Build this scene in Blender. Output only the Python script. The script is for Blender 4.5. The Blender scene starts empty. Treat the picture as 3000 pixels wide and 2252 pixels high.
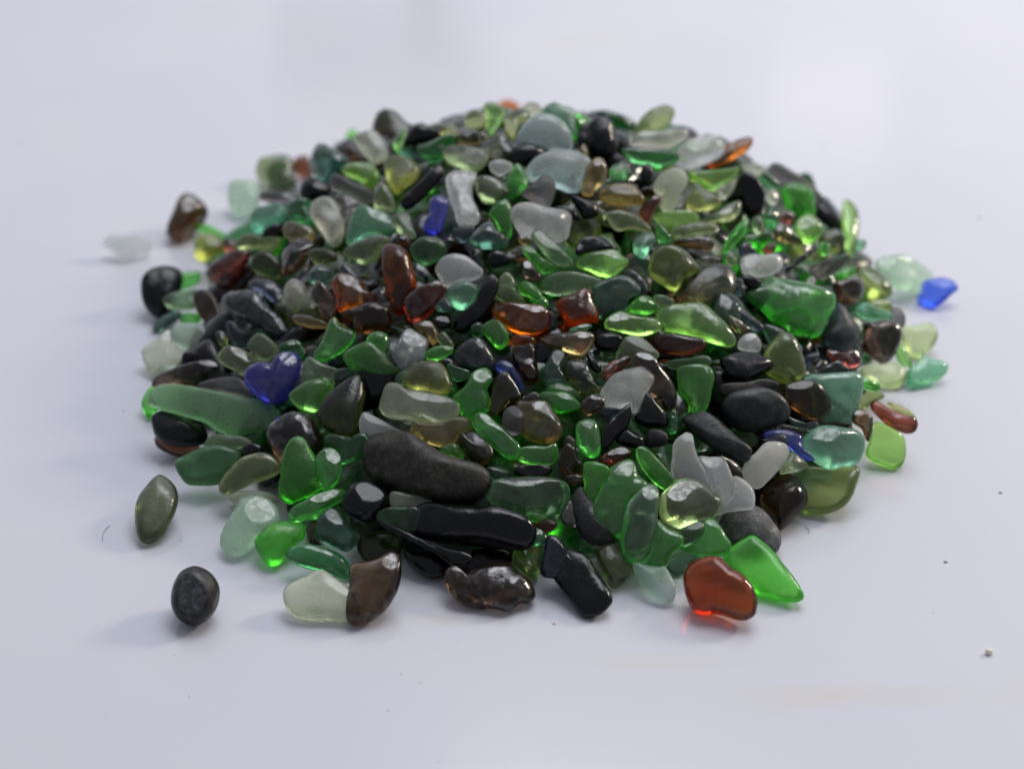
import bpy, math, random
import numpy as np
from mathutils import Vector, Matrix

SC = bpy.context.scene
COL = SC.collection
R = math.radians

# ------------------------------------------------------------------ camera
CAM_H, PITCH, FPX = 0.31, 31.0, 5000.0          # metres, degrees below level, focal length in photo pixels (3000 wide)
cam_data = bpy.data.cameras.new('camera')
cam_data.sensor_width = 36.0
cam_data.lens = 36.0 * FPX / 3000.0
cam_data.clip_start = 0.02
cam_data.clip_end = 60.0
cam = bpy.data.objects.new('camera', cam_data)
cam.location = (0, 0, CAM_H)
cam.rotation_euler = (R(90 - PITCH), 0, 0)
COL.objects.link(cam)
SC.camera = cam
cam_data.dof.use_dof = True
cam_data.dof.focus_distance = 0.512
cam_data.dof.aperture_fstop = 7.2
cam_data.dof.aperture_blades = 7

# ------------------------------------------------------------------ world and lamps
world = bpy.data.worlds.new('World')
SC.world = world
world.use_nodes = True
wn = world.node_tree
bg = wn.nodes['Background']
# a room lit by windows on the far side; overhead and the photographer's side are dim
wtc = wn.nodes.new('ShaderNodeTexCoord')
wsep = wn.nodes.new('ShaderNodeSeparateXYZ')
wn.links.new(wtc.outputs['Generated'], wsep.inputs[0])
def wrange(sock, a0, a1, b0, b1):
    n = wn.nodes.new('ShaderNodeMapRange')
    n.interpolation_type = 'SMOOTHSTEP'
    for k, v in zip(('From Min', 'From Max', 'To Min', 'To Max'), (a0, a1, b0, b1)):
        n.inputs[k].default_value = v
    wn.links.new(sock, n.inputs['Value'])
    return n.outputs['Result']
wdot = wn.nodes.new('ShaderNodeVectorMath'); wdot.operation = 'DOT_PRODUCT'
wn.links.new(wtc.outputs['Generated'], wdot.inputs[0])
wdot.inputs[1].default_value = Vector((.22, .95, .16)).normalized()
wn.links.new(wrange(wdot.outputs['Value'], -.10, 1.0, .23, .80), bg.inputs['Strength'])
bg.inputs['Color'].default_value = (0.80, 0.83, 0.96, 1)

def area(name, loc, target, size, size_y, power, color, spread=180):
    d = bpy.data.lights.new(name, 'AREA')
    d.shape = 'RECTANGLE'
    d.size, d.size_y = size, size_y
    d.energy = power
    d.color = color
    d.spread = R(spread)
    o = bpy.data.objects.new(name, d)
    o.location = loc
    o.rotation_euler = (Vector(target) - Vector(loc)).to_track_quat('-Z', 'Y').to_euler()
    COL.objects.link(o)
    return o

HC = (0.012, 0.554)
area('window_light', (0.30, 1.12, 1.52), (0, 0.5, 0), 1.15, 0.85, 12.6, (0.94, 0.96, 1.0))
area('bright_pane_light', (0.36, 1.82, 0.42), (0.02, 0.55, 0.02), 0.13, 0.10, 0.026, (1.0, 0.90, 0.76))
area('high_window_light', (1.05, 1.00, 0.66), (0.0, 0.5, 0.02), 0.22, 0.24, 6.6, (1.0, 0.88, 0.72))

SC.view_settings.view_transform = 'Standard'
SC.view_settings.look = 'None'
SC.view_settings.exposure = 0.26
SC.view_settings.gamma = 1.0
SC.view_settings.use_curve_mapping = False
SC.render.engine = 'CYCLES'
SC.cycles.max_bounces = 14
SC.cycles.transmission_bounces = 12
SC.cycles.glossy_bounces = 4
SC.cycles.diffuse_bounces = 3
SC.cycles.volume_bounces = 0
SC.cycles.caustics_refractive = True
SC.cycles.caustics_reflective = False
SC.cycles.blur_glossy = 0.5
SC.cycles.sample_clamp_indirect = 6.0
SC.cycles.use_denoising = True

# ------------------------------------------------------------------ materials
def new_mat(name):
    m = bpy.data.materials.new(name)
    m.use_nodes = True
    nt = m.node_tree
    return m, nt, nt.nodes['Principled BSDF'], nt.nodes['Material Output']

def node(nt, kind, **kw):
    n = nt.nodes.new(kind)
    for k, v in kw.items():
        setattr(n, k, v)
    return n

def ramp(nt, fac, stops):
    r = node(nt, 'ShaderNodeValToRGB')
    e = r.color_ramp.elements
    e[0].position, e[0].color = stops[0][0], (*stops[0][1], 1)
    e[1].position, e[1].color = stops[-1][0], (*stops[-1][1], 1)
    for p, c in stops[1:-1]:
        x = e.new(p); x.color = (*c, 1)
    nt.links.new(fac, r.inputs['Fac'])
    return r.outputs['Color']

# light left after 8 mm of the glass; share of frosting; roughness
GLASS = {
    'g': ((.13, .68, .06), .19, .17), 'lg': ((.34, .87, .14), .14, .16), 'dg': ((.05, .27, .06), .10, .20),
    'dt': ((.07, .20, .10), .11, .25), 'tg': ((.18, .54, .28), .20, .26), 'sg': ((.27, .40, .18), .16, .25),
    'mn': ((.62, .93, .66), .38, .32), 'pa': ((.72, .80, .52), .28, .28), 'pg': ((.62, .77, .34), .07, .15),
    'pt': ((.36, .70, .34), .06, .15), 'tf': ((.28, .58, .42), .32, .42), 'sf': ((.30, .70, .26), .30, .34),
    'ol': ((.38, .42, .11), .13, .22), 'o': ((.072, .068, .021), .03, .19), 'y': ((.42, .31, .07), .10, .19),
    'br': ((.085, .028, .011), .03, .19), 'am': ((.54, .090, .006), .05, .14), 'ar': ((.42, .026, .004), .03, .13),
    'rd': ((.21, .036, .014), .05, .22), 'kb': ((.028, .036, .042), .16, .32), 'pu': ((.16, .145, .11), .12, .30),
    'cl': ((.93, .96, .91), .42, .24), 'cw': ((.92, .84, .68), .30, .24), 'aq': ((.64, .85, .80), .28, .25),
    'cb': ((.08, .08, .94), .22, .12), 'bb': ((.035, .09, .92), .10, .20), 'iv': ((.86, .85, .70), .80, .46), 'og': ((.13, .125, .038), .10, .24), 'fr': ((.84, .88, .84), .40, .50),
}
STONE = {'bs': ((.009, .009, .0065), (.026, .025, .018), .40), 'ch': ((.020, .020, .021), (.050, .050, .051), .62), 'k': ((.003, .0034, .0036), (.006, .0066, .007), .18), 'st': ((.006, .006, .0058), (.018, .018, .0165), .42),
         'gs': ((.055, .064, .060), (.10, .112, .105), .60)}
MATS = {}

def surface_bump(nt, b, fine, pits):
    tc = node(nt, 'ShaderNodeTexCoord')
    oi = node(nt, 'ShaderNodeObjectInfo')
    add = node(nt, 'ShaderNodeVectorMath', operation='ADD')
    nt.links.new(tc.outputs['Object'], add.inputs[0])
    nt.links.new(oi.outputs['Random'], add.inputs[1])
    co = add.outputs[0]
    n1 = node(nt, 'ShaderNodeTexNoise'); n1.inputs['Scale'].default_value = 1500; n1.inputs['Detail'].default_value = 2
    n2 = node(nt, 'ShaderNodeTexNoise'); n2.inputs['Scale'].default_value = 150; n2.inputs['Detail'].default_value = 3
    n3 = node(nt, 'ShaderNodeTexNoise'); n3.inputs['Scale'].default_value = 420; n3.inputs['Detail'].default_value = 2
    for n in (n1, n2, n3):
        nt.links.new(co, n.inputs['Vector'])
    b1 = node(nt, 'ShaderNodeBump'); b1.inputs['Strength'].default_value = fine; b1.inputs['Distance'].default_value = 0.0002
    b2 = node(nt, 'ShaderNodeBump'); b2.inputs['Strength'].default_value = pits; b2.inputs['Distance'].default_value = 0.0016
    nt.links.new(n1.outputs['Fac'], b1.inputs['Height'])
    nt.links.new(n2.outputs['Fac'], b2.inputs['Height'])
    nt.links.new(b2.outputs['Normal'], b1.inputs['Normal'])
    nt.links.new(b1.outputs['Normal'], b.inputs['Normal'])
    return co, n2, n3, b2

def glass_mat(code, var):
    key = (code, var)
    if key in MATS:
        return MATS[key]
    rng = random.Random('%s%d' % (code, var))
    tint, frost, rough = GLASS[code]
    tint = [min(.97, max(.004, t ** rng.uniform(.9, 1.13))) for t in tint]
    m, nt, b, out = new_mat('sea_glass_%s_%d' % (code, var))
    co, n2, n3, b2 = surface_bump(nt, b, .25, .26)
    k = rng.uniform(.75, 1.3)
    lift = [t ** .40 for t in tint]
    sat = [min(.9, t ** .62 * 1.15) for t in tint]
    b.inputs['Base Color'].default_value = (*lift, 1)
    b.inputs['IOR'].default_value = 1.47
    b.inputs['Transmission Weight'].default_value = 1 - frost * k * .45
    # satin frosting with clearer, wet patches
    rr = node(nt, 'ShaderNodeMapRange')
    rr.inputs['From Min'].default_value = .40; rr.inputs['From Max'].default_value = .62
    rr.inputs['To Min'].default_value = rough * (.75, .55, .42)[var] * k; rr.inputs['To Max'].default_value = min(.6, rough * (1.75, 1.3, .95)[var] * k)
    nt.links.new(n2.outputs['Fac'], rr.inputs['Value'])
    nt.links.new(rr.outputs['Result'], b.inputs['Roughness'])
    cm = node(nt, 'ShaderNodeMapRange')
    cm.inputs['From Min'].default_value = .46; cm.inputs['From Max'].default_value = .58
    cm.inputs['To Min'].default_value = 0.0; cm.inputs['To Max'].default_value = (.0, .5, 1.0)[var]
    nt.links.new(n3.outputs['Fac'], cm.inputs['Value'])
    nt.links.new(cm.outputs['Result'], b.inputs['Coat Weight'])
    b.inputs['Coat Roughness'].default_value = .07
    nt.links.new(b2.outputs['Normal'], b.inputs['Coat Normal'])
    # light let in elsewhere is scattered out again by the frosted skin
    tl = node(nt, 'ShaderNodeBsdfTranslucent'); tl.inputs['Color'].default_value = (*sat, 1)
    ms = node(nt, 'ShaderNodeMixShader'); ms.inputs[0].default_value = min(.5, .06 + frost * .66)
    nt.links.new(b.outputs[0], ms.inputs[1]); nt.links.new(tl.outputs[0], ms.inputs[2])
    nt.links.new(ms.outputs[0], out.inputs['Surface'])
    va = node(nt, 'ShaderNodeVolumeAbsorption')
    a = [-math.log(t) / .008 * .36 for t in tint]
    D = max(a) * 1.001
    va.inputs['Color'].default_value = (*[1 - x / D for x in a], 1)
    va.inputs['Density'].default_value = D
    nt.links.new(va.outputs['Volume'], out.inputs['Volume'])
    MATS[key] = m
    return m

def stone_mat(code, var):
    key = (code, var)
    if key in MATS:
        return MATS[key]
    rng = random.Random('%s%d' % (code, var))
    c0, c1, rough = STONE[code]
    m, nt, b, out = new_mat('stone_%s_%d' % (code, var))
    co, n2, n3, b2 = surface_bump(nt, b, .45 if code != 'k' else .2, .35)
    tone = (rng.uniform(.85, 1.2), rng.uniform(.9, 1.15), rng.uniform(.85, 1.3))
    ns = node(nt, 'ShaderNodeTexNoise'); ns.inputs['Scale'].default_value = 1500; ns.inputs['Detail'].default_value = 3
    nt.links.new(co, ns.inputs['Vector'])
    mul = node(nt, 'ShaderNodeMath', operation='MULTIPLY')
    nt.links.new(ns.outputs['Fac'], mul.inputs[0]); nt.links.new(n3.outputs['Fac'], mul.inputs[1])
    sp = .30 if code == 'k' else .24
    col = ramp(nt, mul.outputs[0], [(.12, [a * t for a, t in zip(c0, tone)]), (sp, [(a + q) / 2 * t for a, q, t in zip(c0, c1, tone)]),
                                    (sp + .06, [q * t for q, t in zip(c1, tone)]), (.50, [q * t * 2.6 for q, t in zip(c1, tone)])])
    nt.links.new(col, b.inputs['Base Color'])
    rr = node(nt, 'ShaderNodeMapRange')
    rr.inputs['From Min'].default_value = .38; rr.inputs['From Max'].default_value = .62
    rr.inputs['To Min'].default_value = rough * .75; rr.inputs['To Max'].default_value = rough * 1.4
    nt.links.new(n2.outputs['Fac'], rr.inputs['Value'])
    nt.links.new(rr.outputs['Result'], b.inputs['Roughness'])
    b.inputs['IOR'].default_value = 1.5
    b.inputs['Specular IOR Level'].default_value = .36
    MATS[key] = m
    return m

def mat_for(code, var):
    return stone_mat(code, var) if code in STONE else glass_mat(code, var)

# ------------------------------------------------------------------ the table
def mesh_obj(name, verts, faces, mats, smooth=True, midx=None):
    me = bpy.data.meshes.new(name)
    me.from_pydata(verts, [], faces)
    for m in mats:
        me.materials.append(m)
    if midx is not None:
        me.polygons.foreach_set('material_index', midx)
    me.polygons.foreach_set('use_smooth', [smooth] * len(me.polygons))
    me.update()
    o = bpy.data.objects.new(name, me)
    COL.objects.link(o)
    return o

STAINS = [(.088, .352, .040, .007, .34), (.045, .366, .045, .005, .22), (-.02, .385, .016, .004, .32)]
tm, nt, b, out = new_mat('white_laminate')
tc = node(nt, 'ShaderNodeTexCoord')
na = node(nt, 'ShaderNodeTexNoise'); na.inputs['Scale'].default_value = 9; na.inputs['Detail'].default_value = 5
nb = node(nt, 'ShaderNodeTexNoise'); nb.inputs['Scale'].default_value = 2.6; nb.inputs['Detail'].default_value = 3
vo = node(nt, 'ShaderNodeTexVoronoi'); vo.inputs['Scale'].default_value = 75; vo.inputs['Randomness'].default_value = 1
for n in (na, nb, vo):
    nt.links.new(tc.outputs['Object'], n.inputs['Vector'])
base = ramp(nt, na.outputs['Fac'], [(.42, (.600, .604, .664)), (.60, (.616, .618, .669)), (.72, (.612, .60, .606))])
# faint dust specks: a few voronoi cells keep a tiny dark dot
sep = node(nt, 'ShaderNodeSeparateColor'); nt.links.new(vo.outputs['Color'], sep.inputs['Color'])
szr = node(nt, 'ShaderNodeMath', operation='MULTIPLY_ADD'); szr.inputs[1].default_value = .055; szr.inputs[2].default_value = .012
nt.links.new(sep.outputs['Green'], szr.inputs[0])
lt = node(nt, 'ShaderNodeMath', operation='LESS_THAN'); nt.links.new(vo.outputs['Distance'], lt.inputs[0]); nt.links.new(szr.outputs[0], lt.inputs[1])
gt = node(nt, 'ShaderNodeMath', operation='GREATER_THAN'); nt.links.new(sep.outputs['Red'], gt.inputs[0]); gt.inputs[1].default_value = .68
ml = node(nt, 'ShaderNodeMath', operation='MULTIPLY'); nt.links.new(lt.outputs[0], ml.inputs[0]); nt.links.new(gt.outputs[0], ml.inputs[1])
m2 = node(nt, 'ShaderNodeMath', operation='MULTIPLY'); nt.links.new(ml.outputs[0], m2.inputs[0]); nt.links.new(sep.outputs['Blue'], m2.inputs[1])
mx = node(nt, 'ShaderNodeMix', data_type='RGBA')
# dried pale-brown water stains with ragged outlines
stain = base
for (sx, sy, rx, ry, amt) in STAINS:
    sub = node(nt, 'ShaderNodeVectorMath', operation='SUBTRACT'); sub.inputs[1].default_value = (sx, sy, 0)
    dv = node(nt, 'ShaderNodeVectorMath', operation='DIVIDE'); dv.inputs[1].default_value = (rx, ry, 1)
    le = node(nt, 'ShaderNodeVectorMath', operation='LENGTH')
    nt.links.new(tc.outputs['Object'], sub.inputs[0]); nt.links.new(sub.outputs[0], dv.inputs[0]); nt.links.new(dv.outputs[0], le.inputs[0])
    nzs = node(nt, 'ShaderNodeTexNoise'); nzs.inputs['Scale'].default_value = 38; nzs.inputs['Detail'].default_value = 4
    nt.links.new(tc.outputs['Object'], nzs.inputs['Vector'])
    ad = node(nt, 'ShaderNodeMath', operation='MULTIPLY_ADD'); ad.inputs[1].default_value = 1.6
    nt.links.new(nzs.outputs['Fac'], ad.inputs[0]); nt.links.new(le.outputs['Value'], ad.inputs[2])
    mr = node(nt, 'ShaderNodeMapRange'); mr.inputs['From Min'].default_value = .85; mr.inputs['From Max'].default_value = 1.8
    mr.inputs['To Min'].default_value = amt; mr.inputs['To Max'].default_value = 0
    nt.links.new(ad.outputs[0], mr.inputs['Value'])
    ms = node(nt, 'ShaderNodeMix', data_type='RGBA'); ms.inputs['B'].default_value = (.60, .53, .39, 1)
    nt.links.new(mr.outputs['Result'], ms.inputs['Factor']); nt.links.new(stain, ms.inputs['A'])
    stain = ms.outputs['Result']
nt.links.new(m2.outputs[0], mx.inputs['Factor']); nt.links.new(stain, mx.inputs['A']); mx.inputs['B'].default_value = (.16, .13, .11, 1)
nt.links.new(mx.outputs['Result'], b.inputs['Base Color'])
rr = node(nt, 'ShaderNodeMapRange'); rr.inputs['To Min'].default_value = .13; rr.inputs['To Max'].default_value = .22
nt.links.new(nb.outputs['Fac'], rr.inputs['Value']); nt.links.new(rr.outputs['Result'], b.inputs['Roughness'])
b.inputs['IOR'].default_value = 1.5
bp = node(nt, 'ShaderNodeBump'); bp.inputs['Strength'].default_value = .05; bp.inputs['Distance'].default_value = .004
nt.links.new(na.outputs['Fac'], bp.inputs['Height']); nt.links.new(bp.outputs['Normal'], b.inputs['Normal'])
tv = [(-2.5, -0.6, 0), (2.5, -0.6, 0), (2.5, 3.2, 0), (-2.5, 3.2, 0), (-2.5, -0.6, -.03), (2.5, -0.6, -.03), (2.5, 3.2, -.03), (-2.5, 3.2, -.03)]
tf = [(0, 1, 2, 3), (7, 6, 5, 4), (0, 4, 5, 1), (1, 5, 6, 2), (2, 6, 7, 3), (3, 7, 4, 0)]
table = mesh_obj('tabletop', tv, tf, [tm], smooth=False)
table['kind'] = 'structure'
table['label'] = 'glossy white laminate table surface under the sea glass'

# ------------------------------------------------------------------ the heap: shape of the mound and the way each piece lies on it
A_X, A_Y, H_TOP = .148, .168, .070

def heap(x, y):
    r = (abs((x - HC[0]) / A_X) ** 2.5 + abs((y - HC[1]) / A_Y) ** 2.5) ** (1 / 2.5)
    if r >= 1:
        return 0.0
    return H_TOP * (1 - r ** 1.75) * (1 + .22 * (y - HC[1]) / A_Y)

def heap_n(x, y):
    e = .012
    return Vector((-(heap(x + e, y) - heap(x - e, y)) / (2 * e), -(heap(x, y + e) - heap(x, y - e)) / (2 * e), 1)).normalized()

CM = Matrix.Rotation(R(90 - PITCH), 3, 'X')
CAMP = Vector((0, 0, CAM_H))

def ray(u, v):
    return (CM @ Vector(((u - 1500) / FPX, (1126 - v) / FPX, -1))).normalized()

def on_heap(d, lift):
    best, bt = 1e9, 0
    t = .30
    while t < 1.3:
        p = CAMP + d * t
        g = p.z - heap(p.x, p.y) - lift
        if g <= 0:
            return t
        if g < best and heap(p.x, p.y) > 0:
            best, bt = g, t
        t += .001
    return bt

TILES = {'A': (350, 1250, 800), 'B': (1100, 1250, 800), 'C': (1750, 1250, 800), 'D': (350, 800, 800), 'E': (1050, 800, 800),
         'F': (1700, 800, 800), 'G': (2200, 700, 800), 'H': (250, 350, 800), 'I': (950, 280, 800), 'J': (1650, 280, 800),
         'P': (800, 1400, 600)}
THICK = dict(slab=.36, shard=.40, leaf=.36, wedge=.46, chip=.42, sliver=.62, blade=.40, coin=.30, oval=.54, round=.58, bean=.60, bar=.62,
             barrel=.85, block=.68, lump=.62, nugget=.64, teardrop=.52, dome=.60, heart=.46)
FLAT = dict(slab=3.6, shard=3.2, leaf=2.6, wedge=2.5, chip=3.0, sliver=2.3, blade=2.6, coin=3.0, block=3.4, bar=2.4)   # higher: flatter faces, tighter edge

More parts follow.
